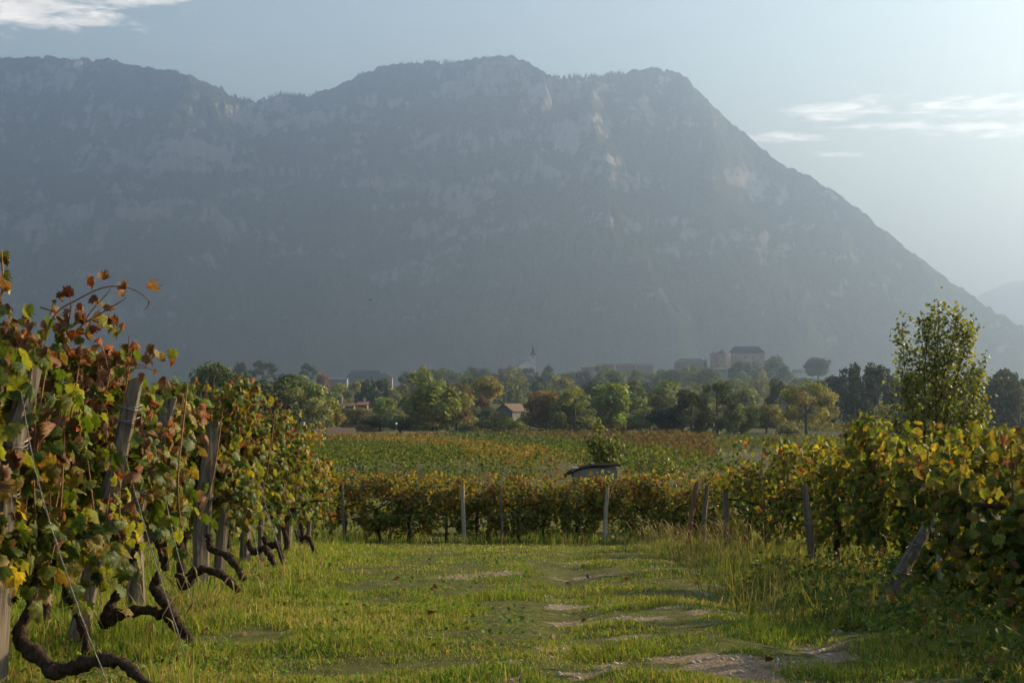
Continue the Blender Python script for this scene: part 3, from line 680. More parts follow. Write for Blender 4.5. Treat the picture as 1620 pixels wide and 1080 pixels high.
def church():
    d = stretch(1010.0); u = 843; x = (u - PU) / FPX * d; px = d / FPX
    z0 = pt(u, 592, d)[2]; t = thing('church', 'pale church with pointed slate spire above the trees', 'church', (x, d, z0 - 6))
    w = 9.3 * px; zt = pt(u, 562, d)[2] - z0 + 6; za = pt(u, 546, d)[2] - z0 + 6
    mb = MB(); mb.box((0, 0, zt / 2), (w, w, zt)); mb.box((0, 0, zt - .35), (w + .6, w + .6, .45)); tw = mb.build('tower', M['palewall'], t)
    for (ox, oy, sx, sy) in ((0, -w / 2, 1.1, .14), (w / 2, 0, .14, 1.1)):
        mb = MB(); mb.box((ox, oy, zt - 2.6), (sx, sy, 2.2)); mb.build('belfry_opening', M['glassdark'], tw)
    mb = MB(); b = w / 2 + .5; m = w * .3; hh = za - zt
    mb.add([(-b, -b, zt), (b, -b, zt), (b, b, zt), (-b, b, zt), (-m, -m, zt + hh * .22), (m, -m, zt + hh * .22), (m, m, zt + hh * .22), (-m, m, zt + hh * .22), (0, 0, za)],
           [(3, 2, 1, 0), (0, 1, 5, 4), (1, 2, 6, 5), (2, 3, 7, 6), (3, 0, 4, 7), (4, 5, 8), (5, 6, 8), (6, 7, 8), (7, 4, 8)])
    sp = mb.build('spire', M['slate'], t)
    mb = MB(); mb.box((0, 0, za + .6), (.14, .14, 1.8)); mb.box((0, 0, za + .9), (.8, .14, .14)); mb.build('cross', M['darksheet'], sp)
    nw = 25 * px; nx = -9.5 * px; ne = pt(u, 579, d)[2] - z0 + 6; nr = pt(u, 569, d)[2] - z0 + 6
    mb = MB(); walls(mb, nx, 6, 0, nw, 22, ne, nr - ne, 'y'); mb.build('nave', M['palewall'], t)
    mb = MB(); gable(mb, nx, 6, 0, nw, 22, ne, nr - ne, .5, 'y'); mb.build('roof', M['slate'], t)
church()
def castle():
    d = stretch(930.0); px = d / FPX; u = 1181; x = (u - PU) / FPX * d; z0 = pt(u, 604, d)[2] - 6
    t = thing('castle', 'ochre castle with long hipped slate roof and conical turret', 'castle', (x, d, z0), None, -.12)
    ze = pt(u, 558, d)[2] - z0; zr = pt(u, 548, d)[2] - z0; w = 56 * px; dp = 14
    mb = MB(); mb.box((0, 0, ze / 2), (w, dp, ze)); wl = mb.build('wall', M['castlewall'], t)
    for i in (1, 3, 5, 7):
        for fz in (.86,):
            mb = MB(); mb.box((-w * .42 + w * .12 * i, -dp / 2 - .01, ze * fz), (.8, .1, 1.2)); mb.build('window', M['glassdark'], wl)
    mb = MB(); a, b, c = w / 2 + .6, dp / 2 + .6, w * .34
    mb.add([(-a, -b, ze), (a, -b, ze), (a, b, ze), (-a, b, ze), (-c, 0, zr), (c, 0, zr)], [(0, 1, 5, 4), (1, 2, 5), (2, 3, 4, 5), (3, 0, 4), (3, 2, 1, 0)]); mb.build('roof', M['slate'], t)
    for (tu, tw_, e, top) in ((1144, 25, 560, 552.5), (1130, 13, 561, 555)):
        tx = (tu - u) * px; h1 = pt(u, e, d)[2] - z0; h2 = pt(u, top, d)[2] - z0; r = tw_ * px / 2
        mb = MB(); mb.tube([(tx, -dp / 2, -1), (tx, -dp / 2, h1)], r, 18); tw = mb.build('turret', M['castlewall'], t, smooth=False)
        mb = MB(); mb.tube([(tx, -dp / 2, h1 - .02), (tx, -dp / 2, h2)], [r + .6, .15], 18); mb.build('turret_roof', M['slate'], tw)
        mb = MB(); mb.box((tx, -dp / 2 - r + .02, h1 - 2.2), (.8, .2, 1.1)); mb.build('window', M['glassdark'], tw)
    mb = MB(); mb.box((-30 * px - 8, -12, 3), (34 * px, 1.2, 12)); mb.build('rampart', M['plaster'], t)
castle()
house('castle_wing', 'low wing with brown roof stepping down left of the castle turrets', 'building', 1092, 574, 567, 50, 925, 12, 6, 'plaster', 'slate', hip=.7)
house('terrace_house', 'small white terraced house below the castle at its left', 'house', 1140, 584, 581, 22, 860, 8, 6, 'plaster', 'slate', wins=((-.25, .6, .9, 1.3), (.25, .6, .9, 1.3)))
house('white_house', 'tiny white house half hidden in trees right of the castle', 'house', 1262, 588, 584, 14, 900, 8, 6, 'palewall', 'slate')
house('long_hall', 'long hall with hipped slate roof on the left skyline', 'building', 578, 597, 586, 58, 900, 14, 9, 'plaster', 'slate', hip=.74, wins=tuple((-.42 + .12 * i, .6, 1.0, 1.5) for i in range(8)))
house('gabled_house', 'pale gabled house attached right of the long hall', 'house', 609, 597, 590, 24, 895, 12, 9, 'plaster', 'browntile', 'y')
house('low_block', 'low grey block left of the long hall', 'building', 535, 600, 597, 30, 880, 12, 8, 'plaster', 'slate', wins=((-.3, .6, 1, 1.4), (0, .6, 1, 1.4), (.3, .6, 1, 1.4)))
house('town_house', 'slate-roofed town house left of the feathery poplar', 'house', 650, 594, 587, 32, 890, 12, 9, 'plaster', 'slate', wins=((-.3, .6, 1, 1.4), (.1, .6, 1, 1.4)))
house('town_house', 'dark pavilion-roofed house just right of the church', 'house', 868, 585, 576, 16, 1000, 8, 10, 'plaster', 'slate', hip=.05)
house('town_house', 'first low townhouse right of the church pavilion', 'house', 930, 581, 578.5, 20, 1000, 10, 8, 'plaster', 'browntile')
house('town_house', 'reddish roofed townhouse on the skyline above the bright round tree', 'house', 959, 580, 576, 24, 1000, 10, 9, 'plaster', 'browntile', wins=((-.2, .7, .9, 1.3), (.2, .7, .9, 1.3)))
house('town_house', 'widest townhouse of the skyline row toward the castle', 'house', 990, 580, 574.5, 30, 1000, 12, 10, 'plaster', 'browntile', wins=((-.3, .7, .9, 1.3), (0, .7, .9, 1.3), (.3, .7, .9, 1.3)))
house('town_house', 'last townhouse of the skyline row nearest the castle wing', 'house', 1020, 579, 575, 24, 1000, 10, 9, 'plaster', 'slate')
house('town_house', 'small skyline house left of the church nave', 'house', 800, 583, 580, 18, 1000, 9, 9, 'plaster', 'slate')
house('cottage', 'cottage with pale chimney among garden trees left', 'cottage', 549, 642, 637, 24, 440, 6, 2.4, 'timber', 'browntile', chim=(-.38, 1.6, .9))
house('cottage', 'orange-roofed cottage right of the chimney cottage', 'cottage', 575, 640, 635, 14, 450, 5, 2.2, 'timber', 'redtile', chim=(0.1, 1.2, .6))
house('barn', 'grey gabled barn with lit roof below the grassy knoll', 'barn', 810, 650, 638, 29, 395, 9, 2.6, 'greyboard', 'browntile', 'y', rz=-.5)
house('timber_hut', 'brown timber hut with dark tiled roof at the field edge', 'hut', 538, 687, 676, 42, 275, 4.2, 2.4, 'timber', 'browntile', 'x', rz=.35, wins=((.28, .5, .5, .6),))
house('shed', 'low shed with red tiled roof beside the glazed frames', 'shed', 684, 690, 682, 46, 285, 4, 2.4, 'timber', 'redtile', 'x')
house('slate_house', 'house with dark slate roof half hidden by the left vines', 'house', 478, 690, 678, 62, 262, 6, 2.4, 'palewall', 'slate', 'x', rz=-.2, chim=(.02, 1.3, .7))

def cold_frames():
    a = pt(697, 693.5, 283); b = pt(775, 690.0, 290); z = a[2]
    t = thing('glazed_frame', 'long low row of slanted pale glazed panels at the field edge', 'greenhouse', (a[0], a[1], z - .25))
    n = 17; dx = (b[0] - a[0]) / n; dy = (b[1] - a[1]) / n; mb = MB()
    for i in range(n + 1):
        mb.tube([(dx * i, dy * i, -.6), (dx * i + .32, dy * i + .5, .72)], .04, 4)
    mb.build('support_bars', M['frame'], t)
    mb = MB(); mb.tube([(0, 0, -.1), (dx * n, dy * n, .12)], .04, 4); mb.tube([(.32, .5, .72), (dx * n + .32, dy * n + .5, .94)], .05, 4); mb.build('rail', M['frame'], t)
    for i in range(n):
        x0, x1 = dx * i + .06, dx * (i + 1) - .06; y0, y1 = dy * i, dy * (i + 1); e = .22 * i / n
        mb = MB(); mb.add([(x0, y0, -.2 + e), (x1, y1, -.2 + e), (x1 + .3, y1 + .45, .68 + e), (x0 + .3, y0 + .45, .68 + e), (x0, y0 + .03, -.2 + e), (x1, y1 + .03, -.2 + e), (x1 + .3, y1 + .48, .68 + e), (x0 + .3, y0 + .48, .68 + e)],
                          [(0, 1, 2, 3), (7, 6, 5, 4), (0, 4, 5, 1), (1, 5, 6, 2), (2, 6, 7, 3), (3, 7, 4, 0)]); mb.build('pane', M['panel'], t)
cold_frames()
def lamp_post():
    p = gpt(627, 690); d = 300.0; x = (627 - PU) / FPX * d; z = zg1(x, d); top = pt(627, 671, d)[2]
    t = thing('street_lamp', 'thin lamp post with white head beside the round tree', 'street lamp', (x, d, z))
    mb = MB(); mb.tube([(0, 0, -.2), (0, 0, top - z)], [.07, .05], 6); mb.build('pole', M['metalpost'], t)
    mb = MB(); mb.tube([(0, 0, top - z - .05), (0, 0, top - z + .12), (0, 0, top - z + .3), (0, 0, top - z + .38)], [.12, .24, .2, .04], 8); mb.build('lamp_head', M['lamp'], t)
M['lamp'] = simple('lamp_white', (.75, .75, .75), (.82, .82, .82), 3, .4, 0)
lamp_post()
def bird():
    p = pt(586, 474.5, 150); t = thing('bird', 'tiny dark bird gliding in front of the mountain', 'bird', tuple(p))
    mb = MB(); mb.tube([(0, -.18, 0), (0, -.08, .0), (0, .08, 0), (0, .24, -.02)], [.015, .055, .05, .01], 6); mb.build('body', M['bird'], t)
    for s in (-1, 1):
        mb = MB(); mb.add([(0, -.08, .01), (s * .14, -.1, .07), (s * .32, .02, .05), (s * .15, .06, .06), (0, .08, .01)], [(0, 1, 3, 4), (1, 2, 3)]); mb.add([(0, -.08, -.005), (s * .14, -.1, .055), (s * .32, .02, .045), (s * .15, .06, .045), (0, .08, -.005)], [(4, 3, 1, 0), (3, 2, 1)]); mb.build('wing', M['bird'], t)
bird()
def field_hut():
    d = 44.0; a = pt(893, 752, d); b = pt(979, 752, d); z = zg1(a[0], d); top = pt(930, 737, d)[2]
    t = thing('field_shelter', 'small grey shelter with dark curved roof behind the far vine row', 'shelter', ((a[0] + b[0]) / 2, d, z)); w = b[0] - a[0]; h = top - z
    mb = MB(); mb.box((.1, .5, h / 2 - .03), (w - .32, 1.0, h - .06)); mb.build('wall', M['shelter'], t)
    mb = MB(); prof = [(-w / 2 - .05, h - .36), (-w / 2 + .18, h - .2), (-w / 2 + .45, h - .06), (-w / 2 + .75, h + .0), (0, h + .03), (w / 2 - .1, h + .045), (w / 2 + .06, h + .05)]
    V = []; n = len(prof)
    for y in (-.06, 1.2):
        for (px_, pz) in prof: V.append((px_, y, pz))
        for (px_, pz) in prof: V.append((px_, y, pz - .05))
    F = []
    for i in range(n - 1): F += [(i, i + 1, 2 * n + i + 1, 2 * n + i), (n + i, 3 * n + i, 3 * n + i + 1, n + i + 1), (i, n + i, n + i + 1, i + 1), (2 * n + i, 2 * n + i + 1, 3 * n + i + 1, 3 * n + i)]
    F += [(0, 2 * n, 3 * n, n), (n - 1, 2 * n - 1, 4 * n - 1, 3 * n - 1)]; mb.add(V, F); mb.build('roof', M['darksheet'], t)
field_hut()

# ------------------------------------------------------------------ far vineyard fields and crops (massed)
def row_field(name, label, cat, inside, d0, d1, u0, u1, ang, spacing, step, size, pal, seed, h=1.1, per=7):
    r = np.random.default_rng(seed); ca, sa = math.cos(ang), math.sin(ang)
    x0, x1 = (u0 - PU) / FPX * d1, (u1 - PU) / FPX * d1; x0 = min(x0, (u0 - PU) / FPX * d0); x1 = max(x1, (u1 - PU) / FPX * d0)
    Lr = math.hypot(x1 - x0, d1 - d0); cx, cy_ = (x0 + x1) / 2, (d0 + d1) / 2
    a = np.arange(-Lr / 2, Lr / 2, step); b = np.arange(-Lr / 2, Lr / 2, spacing); A, B = np.meshgrid(a, b)
    A = A + r.uniform(-.4, .4, A.shape) * step; B = B + r.normal(0, .06 * spacing, B.shape)
    X = (cx + A * ca - B * sa).ravel(); Y = (cy_ + A * sa + B * ca).ravel()
    k = (Y > d0) & (Y < d1); X, Y = X[k], Y[k]; Z = zg(X, Y); u, v = proj(np.stack([X, Y, Z], -1)); k = inside(u, v, X, Y) & (u > u0) & (u < u1); X, Y, Z = X[k], Y[k], Z[k]
    n = len(X); hh = h * r.uniform(.75, 1.15, n)
    rep = np.maximum(2, (per * np.clip(150 / Y, .75, 2.6) ** 1.6)).astype(int); X, Y, Z, hh = [np.repeat(q, rep) for q in (X, Y, Z, hh)]; n = len(X); f = r.uniform(.12, 1, n); size = size * np.clip(Y / 190, .42, 1.2)
    P = np.stack([X + r.normal(0, .2, n), Y + r.normal(0, .25, n), Z + hh * f], -1)
    i = r.choice(len(pal), n, p=[q[1] for q in pal]); col = np.array([q[0] for q in pal])[i] * r.uniform(.75, 1.25, n)[:, None]
    V, F, C = scatter(RH_V, RH_F, P, r.normal(size=(n, 3)) + np.array([0, -.5, .6]), r.normal(size=(n, 3)), size * r.uniform(.7, 1.3, n), col)
    o = link(name, mesh(name, V, F, M['field'], C)); tag(o, label, cat, kind='stuff')
ln = lambda u, pts: np.interp(u, [p[0] for p in pts], [p[1] for p in pts])
G1 = [(440, 696), (560, 702), (660, 714), (760, 738), (820, 756)]                 # lower edge of the golden block
G2 = [(440, 690), (640, 691), (720, 700), (840, 722), (900, 745), (1000, 770)]     # upper edge of the golden block
G3 = [(440, 680), (740, 690), (850, 694), (960, 706), (1060, 728), (1140, 748)]    # edge between green strip and brown block
green = [((.06, .09, .018), .45), ((.095, .12, .025), .35), ((.17, .155, .04), .2)]
gold = [((.21, .145, .035), .4), ((.15, .135, .03), .3), ((.26, .155, .04), .2), ((.07, .085, .02), .1)]
brown = [((.13, .085, .032), .45), ((.09, .075, .025), .35), ((.17, .1, .04), .2)]
maize = [((.19, .16, .05), .4), ((.11, .11, .03), .4), ((.06, .075, .02), .2)]
row_field('green_vine_rows', 'green vineyard rows running across the lower left of the far field', 'vineyard', lambda u, v, x, y: v > ln(u, G1), 56, 200, 430, 860, 2.05, 2.6, .7, .3, green, 1)
row_field('golden_vine_rows', 'golden autumn vineyard block in the middle of the far field', 'vineyard', lambda u, v, x, y: (v <= ln(u, G1)) & (v > ln(u, G2)), 56, 262, 430, 1010, 1.15, 2.6, .8, .34, gold, 2)
row_field('upper_vine_rows', 'green vineyard strip behind the golden block', 'vineyard', lambda u, v, x, y: (v <= ln(u, G2)) & (v > ln(u, G3)), 56, 270, 640, 1160, 2.25, 2.6, .8, .34, green, 3)
row_field('brown_vine_rows', 'brownish vineyard block below the dark tree clump', 'vineyard', lambda u, v, x, y: (v <= ln(u, G3)) & (v > 687), 70, 300, 740, 1130, 1.3, 2.6, .8, .36, brown, 4)
row_field('crop_strip', 'pale green crop strip behind the yellow vines', 'crop', lambda u, v, x, y: v > 0, 170, 300, 1120, 1460, .05, 2.2, 1.1, .42, [((.085, .1, .026), .5), ((.13, .13, .035), .5)], 6, .8, 5)
row_field('maize_strip', 'tan maize strip under the slender airy tree', 'maize', lambda u, v, x, y: v > 0, 330, 372, 1230, 1660, .02, 1.6, 1.3, .5, maize, 7, 2.0, 7)
row_field('brown_field', 'brown stubble field at the right picture edge', 'field', lambda u, v, x, y: v > 0, 180, 290, 1500, 1680, .1, 1.4, 1.2, .35, brown, 8, .4, 4)

# ------------------------------------------------------------------ vine leaves
_half = [(.10, -.13), (.28, -.2), (.44, -.1), (.47, .04), (.57, .13), (.6, .32), (.53, .41), (.49, .51), (.46, .66), (.34, .73), (.24, .79), (.12, .92)]
_out = [(0, 0)] + _half + [(0, 1.03)] + [(-x, y) for x, y in _half[::-1]]
def leaf_template(fold, cup, wave, seed, squeeze=1.0):
    r = np.random.default_rng(seed); o = np.array(_out) * (1 + .07 * r.normal(size=(len(_out), 1)) + .075 * np.where(np.arange(len(_out)) % 2, 1, -1)[:, None]); c = np.array([[0, .27]])
    P = np.concatenate([c, o]); z = -fold * np.abs(P[:, 0]) - cup * (P[:, 0] ** 2 + (P[:, 1] - .3) ** 2) + wave * r.normal(size=len(P)); z[0] += .02
    V = np.stack([P[:, 0] * squeeze, P[:, 1] - .1, z], -1); n = len(o)
    F = np.array([[0, 1 + i, 1 + (i + 1) % n] for i in range(n)])
    E = np.ones(len(P)); E[0] = 0; E[1] = .2; return V, F, E
LT = [leaf_template(.22, .3, .05, 1), leaf_template(.6, .1, .06, 2, .9), leaf_template(-.25, .45, .07, 3), leaf_template(.15, 1.0, .08, 4, .8)]
LD = [leaf_template(.9, 1.1, .09, 5, .62), leaf_template(1.1, .7, .12, 6, .5), leaf_template(-.8, 1.2, .1, 7, .6), leaf_template(.6, 1.6, .12, 8, .7)]   # dry, curled
_sh = [(.3, -.12), (.52, .22), (.3, .62)]
_so = [(0, 0)] + _sh + [(0, 1)] + [(-x, y) for x, y in _sh[::-1]]
def small_template(fold):
    P = np.array([(0, .3)] + _so); z = -fold * np.abs(P[:, 0]) - .2 * (P[:, 1] - .3) ** 2; n = len(_so)
    E = np.ones(len(P)); E[0] = 0; return np.stack([P[:, 0], P[:, 1] - .1, z], -1), np.array([[0, 1 + i, 1 + (i + 1) % n] for i in range(n)]), E
ST = [small_template(.3), small_template(-.25), small_template(.7)]
PAL = {'green': ((.05, .085, .01), (.075, .1, .012)), 'yg': ((.12, .145, .02), (.2, .19, .03)), 'yellow': ((.36, .3, .03), (.33, .24, .03)), 'pale': ((.1, .135, .045), (.12, .14, .04)),
       'orange': ((.3, .1, .02), (.2, .06, .02)), 'brown': ((.13, .06, .028), (.2, .1, .05)), 'red': ((.16, .035, .018), (.12, .04, .02)), 'gold': ((.24, .21, .028), (.26, .18, .025))}
DRY = {'brown', 'orange', 'red'}
LIB = {}
for _k, (_c, _e) in PAL.items():
    for _i, _t in enumerate(LD if _k in DRY else LT):
        for _j in range(3):
            f = .78 + .25 * _j; cc = np.array(_c) * f * np.array([1 + .12 * (_j - 1), 1, 1]); ee = np.array(_e) * f
            if _k in ('green', 'yg') and _j == 2: ee = np.array((.2, .11, .025))
            C = cc[None] * (1 - _t[2][:, None]) + ee[None] * _t[2][:, None]
            LIB[(_k, _i, _j)] = mesh('leaf_' + _k, _t[0], _t[1], M['big_leaf'], C, smooth=True)
POSTS = []
def clear_posts(P, N, o, r):
    """drop leaves that would stand right in front of a post of the same row"""
    W = P + o; keep = np.ones(len(P), bool)
    for (Q, w) in POSTS:
        q = np.array(Q); j = np.argsort(q[:, 2]); ax = np.interp(W[:, 2], q[j, 2], q[j, 0]); ay = np.interp(W[:, 2], q[j, 2], q[j, 1])
        near = (np.abs(W[:, 0] - ax) < w * .95) & (W[:, 1] < ay + .12) & (W[:, 1] > ay - .9) & (W[:, 2] < q[:, 2].max() + .02)
        keep &= ~(near & (r.uniform(0, 1, len(P)) < .5))
    return P[keep], N[keep]
def canopy(r, n, xa, xb, y0, thick, zlo, zhi, end=0, xwrap=.0, low=.25):
    """leaf points of a stretch of vine row: clumped, ragged at top and bottom; end=+1/-1: that side is the open row end"""
    P = np.zeros((0, 3)); N = np.zeros((0, 3)); seed = int(r.integers(1, 9999))
    while len(P) < n:
        m = n * 3; x = r.uniform(xa, xb, m); y = r.normal(0, thick, m); f = r.beta(1.5, 1.15, m); z = zlo + (zhi - zlo) * f
        dens = .5 + .75 * fbm(x * 2.6, (y + y0) * 2.0, z * 2.6, 2, seed)
        ztop = zhi - .22 + .3 * noise3(x * 2.2, y0 * 3.1, 0, seed + 5); zbot = zlo + .16 + .3 * noise3(x * 1.9, y0 * 1.7, 3, seed + 9)
        ok = (r.uniform(0, 1, m) < np.clip(dens, .08, 1)) & ((z < ztop) | (r.uniform(0, 1, m) < .12)) & ((z > zbot) | (r.uniform(0, 1, m) < .1))
        if end: dx = (xb - x) if end > 0 else (x - xa); ok &= r.uniform(0, 1, m) < np.clip(.15 + dx / .25, 0, 1)
        p = np.stack([x, y + y0, z], -1)[ok]
        e = np.zeros((len(p), 3)); e[:, 1] = np.sign(y[ok]) * .8; e[:, 2] = .45
        if end: e[:, 0] = end * np.clip(1.1 - dx[ok] / .5, 0, 1) * .9
        P = np.concatenate([P, p]); N = np.concatenate([N, e])
    return P[:n], N[:n]
def kinds_for(r, P, weights, zsplit=None):
    """weights: {'low': {...}, 'top': {...}} picked by height"""
    out = np.empty(len(P), object); f = r.uniform(0, 1, len(P)) * .24 + (P[:, 2] - zsplit[0]) / (zsplit[1] - zsplit[0]) - .12
    for key, sel in (('low', f < .55), ('top', f >= .55)):
        w = weights[key]; k = list(w); p = np.array([w[q] for q in k], float); idx = np.nonzero(sel)[0]
        out[idx] = np.array(k, object)[r.choice(len(k), len(idx), p=p / p.sum())]
    return out
def leaf_mesh(name, r, P, N, kinds, s0, s1, fine):
    n = len(P); nn = N + .55 * r.normal(size=(n, 3)); tt = .55 * r.normal(size=(n, 3)) + np.array([0, 0, -1.0]); s = r.uniform(s0, s1, n); parts = []
    c = np.array([PAL[k][0] for k in kinds]) * r.uniform(.7, 1.3, n)[:, None]; e = np.array([PAL[k][1] for k in kinds]) * r.uniform(.7, 1.3, n)[:, None]
    br = r.uniform(0, 1, n) < .12; e[br] = np.array((.16, .08, .025))
    dry = np.array([k in DRY for k in kinds])
    sets = [(~dry, LT), (dry, LD)] if fine else [(np.ones(n, bool), ST)]
    for sel, T in sets:
        which = r.integers(0, len(T), n)
        for i, t in enumerate(T):
            j = np.nonzero(sel & (which == i))[0]
            if len(j): parts.append(scatter(t[0], t[1], P[j], nn[j], tt[j], s[j] * (.8 if T is LD else 1), c[j], e[j], t[2]))
    V, F, C = join(parts); return mesh(name, V, F, M['leaf'], C, smooth=True)
def leaf_objects(t, r, P, N, kinds, s0, s1):
    for p, n0, k in zip(P, N, kinds):
        n = Vector(n0 + .55 * r.normal(size=3)).normalized(); tip = Vector(np.array([0, 0, -1.0]) + .55 * r.normal(size=3)); tip = (tip - n * tip.dot(n)).normalized(); x = tip.cross(n)
        o = bpy.data.objects.new('leaf', LIB[(k, int(r.integers(0, 4)), int(r.integers(0, 3)))]); COL.objects.link(o); o.parent = t
        s = r.uniform(s0, s1) * (.85 if k in DRY else 1); m = Matrix((x, tip, n)).transposed().to_4x4(); o.matrix_local = Matrix.Translation(Vector(p)) @ m @ Matrix.Diagonal((s, s, s, 1))
def gnarl(P, rad, n=5, k=8, seed=1):
    rr = random.Random(seed); Q = spline(P, n); m = len(Q); R_ = np.interp(np.linspace(0, 1, m), np.linspace(0, 1, len(rad)), rad)
    Q = [q + np.array([rr.uniform(-1, 1), rr.uniform(-1, 1), rr.uniform(-1, 1)]) * R_[i] * .22 for i, q in enumerate(Q)]
    return Q, [float(x) * rr.uniform(.74, 1.3) for x in R_]
def vine(label, x, y, width, zlo, zhi, n, weights, seed, size=(.09, .15), fine=True, single=0, end=0, group=None, trunk=None, canes=3, thick=.17, zs=None, xoff=0.0):
    """a grapevine whose foliage spans [x-width/2, x+width/2] of its row; heights are above its ground"""
    r = np.random.default_rng(seed); random.seed(seed); z = zg1(x, y)
    t = thing('grapevine', label, 'grapevine', (x, y, z), group)
    xa, xb = -width / 2 + xoff, width / 2 + xoff
    P, N = canopy(r, n, xa, xb, 0, thick, zlo, zhi, end); P, N = clear_posts(P, N, np.array([x, y, z]), r); n = len(P); K = kinds_for(r, P, weights, zs or (zlo, zhi))
    if single:
        # the leaves that show most: those on the camera side
        order = np.argsort(P[:, 1] + .12 * r.normal(size=n)); a, b = order[:single], order[single:]
        leaf_objects(t, r, P[a], N[a], K[a], *size)
        if len(b): tag(link('foliage', leaf_mesh('foliage', r, P[b], N[b], K[b], *size, fine), t), kind='stuff')
    else: tag(link('foliage', leaf_mesh('foliage', r, P, N, K, *size, fine), t), kind='stuff')
    mb = MB()
    if trunk is None:
        bx = random.uniform(-.15, .15); lean = random.uniform(-.2, .2)
        Q, R_ = gnarl([(bx, 0, -.08), (bx + lean * .5, .03, .22), (bx + lean * .2, -.03, .45), (bx + lean, 0, .72)], [.05, .036, .04, .03], 3, 7, seed); mb.tube(Q, R_, 7)
        for s in (-1, 1):
            Q, R_ = gnarl([(bx + lean, 0, .68), (bx + lean + s * .2, .02, .8), (bx + lean + s * width * .45, 0, .84)], [.028, .02, .012], 3, 6, seed + 3); mb.tube(Q, R_, 6)
        mb.build('trunk', M['bark'], t, smooth=True)
    else:
        for (pts, rad) in trunk:
            Q, R_ = gnarl([np.array(p) - np.array([x, y, z]) for p in pts], rad, 8, 8, seed); mb.tube(Q, R_, 11, rough=.2)
        mb.build('trunk', M['bark'], t, smooth=True)
    for k in range(canes):
        bx = random.uniform(xa, xb); a = random.uniform(-.25, .25); top = random.uniform(.75, 1.02) * zhi
        Q = spline([(bx, random.uniform(-.1, .1), zlo + .3), (bx + a * .5, random.uniform(-.2, .05), (zlo + top) / 2), (bx + a, random.uniform(-.25, .1), top)], 4); mb = MB(); mb.tube(Q, [.006] * (len(Q) - 1) + [.003], 5); mb.build('cane', M['cane'], t)
    return t
WL = {'low': {'green': 4.5, 'yg': 3.6, 'pale': .6, 'brown': 1.0, 'yellow': .2}, 'top': {'green': 3.2, 'yg': 3, 'pale': .5, 'brown': 2.8, 'yellow': .2, 'orange': .4}}
WB = {'low': {'green': 3, 'yg': 2.4, 'pale': 1, 'brown': 2, 'orange': .4}, 'top': {'brown': 6, 'orange': .9, 'yg': 1.5, 'green': 1.6, 'pale': .6}}
WD = {'low': {'green': 5, 'yg': 2.6, 'pale': .7, 'brown': .6, 'gold': .5}, 'top': {'green': 3, 'yg': 2.6, 'brown': 2.6, 'orange': .5, 'gold': .8, 'red': .2, 'pale': .5}}
WR = {'low': {'green': 5, 'yg': 3.2, 'gold': .6, 'brown': .5}, 'top': {'green': 2.0, 'yg': 4.6, 'yellow': 1.0, 'gold': 1.4, 'brown': .5, 'orange': .25}}
WF = {'low': {'green': 6, 'yg': 2, 'gold': .8, 'brown': .5, 'orange': .3}, 'top': {'gold': 2.6, 'orange': .7, 'brown': 1.3, 'yg': 2.6, 'green': 1.5, 'red': .1}}
def px(L_, d): return [pt(u, v, d if not isinstance(d, (list, tuple)) else d[i]) for i, (u, v) in enumerate(L_)]

# ------------------------------------------------------------------ posts
def post(label, P, w, mat='wood', guy=None, ties=(), name='vineyard_post', group=None, flat=False, seed=0):
    """P: points from foot to top"""
    x, y = P[0][0], P[0][1]; z = zg1(x, y); t = thing(name, label, 'post', (x, y, z), group); rr = random.Random(seed + int(abs(x * 1000)))
    if seed != 1: POSTS.append(([np.array(p) for p in P], w))
    P = [np.array(p) - np.array([x, y, z]) for p in P]; P[0][2] = -.15
    Q = spline(P, 6); m = len(Q); mb = MB(); V = []; n = 10 if w > .1 else 8; ang = [rr.uniform(.78, 1.1) for _ in range(n)]
    for i, q in enumerate(Q):
        f = i / (m - 1); r0 = w / 2 * (1.08 - .18 * f)
        for j in range(n):
            a = 2 * math.pi * (j + .2 * math.sin(i * .7)) / n; k = ang[j] * (1 + rr.uniform(-.035, .035)); V.append((q[0] + math.cos(a) * r0 * k, q[1] + math.sin(a) * r0 * k * (.75 if flat else 1), q[2] + (.25 * w * math.cos(a + 1) if i == m - 1 else 0)))
    F = [(i * n + j, i * n + (j + 1) % n, (i + 1) * n + (j + 1) % n, (i + 1) * n + j) for i in range(m - 1) for j in range(n)]; V.append((Q[-1][0], Q[-1][1], Q[-1][2] + .01))
    F += [((m - 1) * n + j, (m - 1) * n + (j + 1) % n, m * n) for j in range(n)]; mb.add(V, F); mb.build('shaft', M[mat], t)
    for f in ties:
        i = min(m - 2, int(f * (m - 1))); c = Q[i]; tg = (Q[i + 1] - Q[i]); tg = tg / np.linalg.norm(tg); mb = MB()
        for e in (-.012, .0, .014):
            ring = [(c[0] + tg[0] * e + math.cos(a) * w * .56, c[1] + math.sin(a) * w * .56, c[2] + e + .012 * math.sin(a * 2 + e * 90)) for a in np.linspace(0, 2 * math.pi, 15)]; mb.tube(ring, .0028, 4, cap=False)
        mb.build('wire_tie', M['wire'], t)
    for g in guy or ():
        g = [np.array(q) - np.array([x, y, z]) for q in g]; mb = MB(); Q2 = spline(g, 8)
        for ph in (0, math.pi):
            mb.tube([(q[0] + .0025 * math.cos(i * 1.6 + ph), q[1], q[2] + .0025 * math.sin(i * 1.6 + ph)) for i, q in enumerate(Q2)], .0019, 4)
        mb.build('guy_wire', M['wire'], t)
    return t
def foot(u, v, d): p = pt(u, v, d); return (p[0], p[1], zg1(p[0], p[1]))

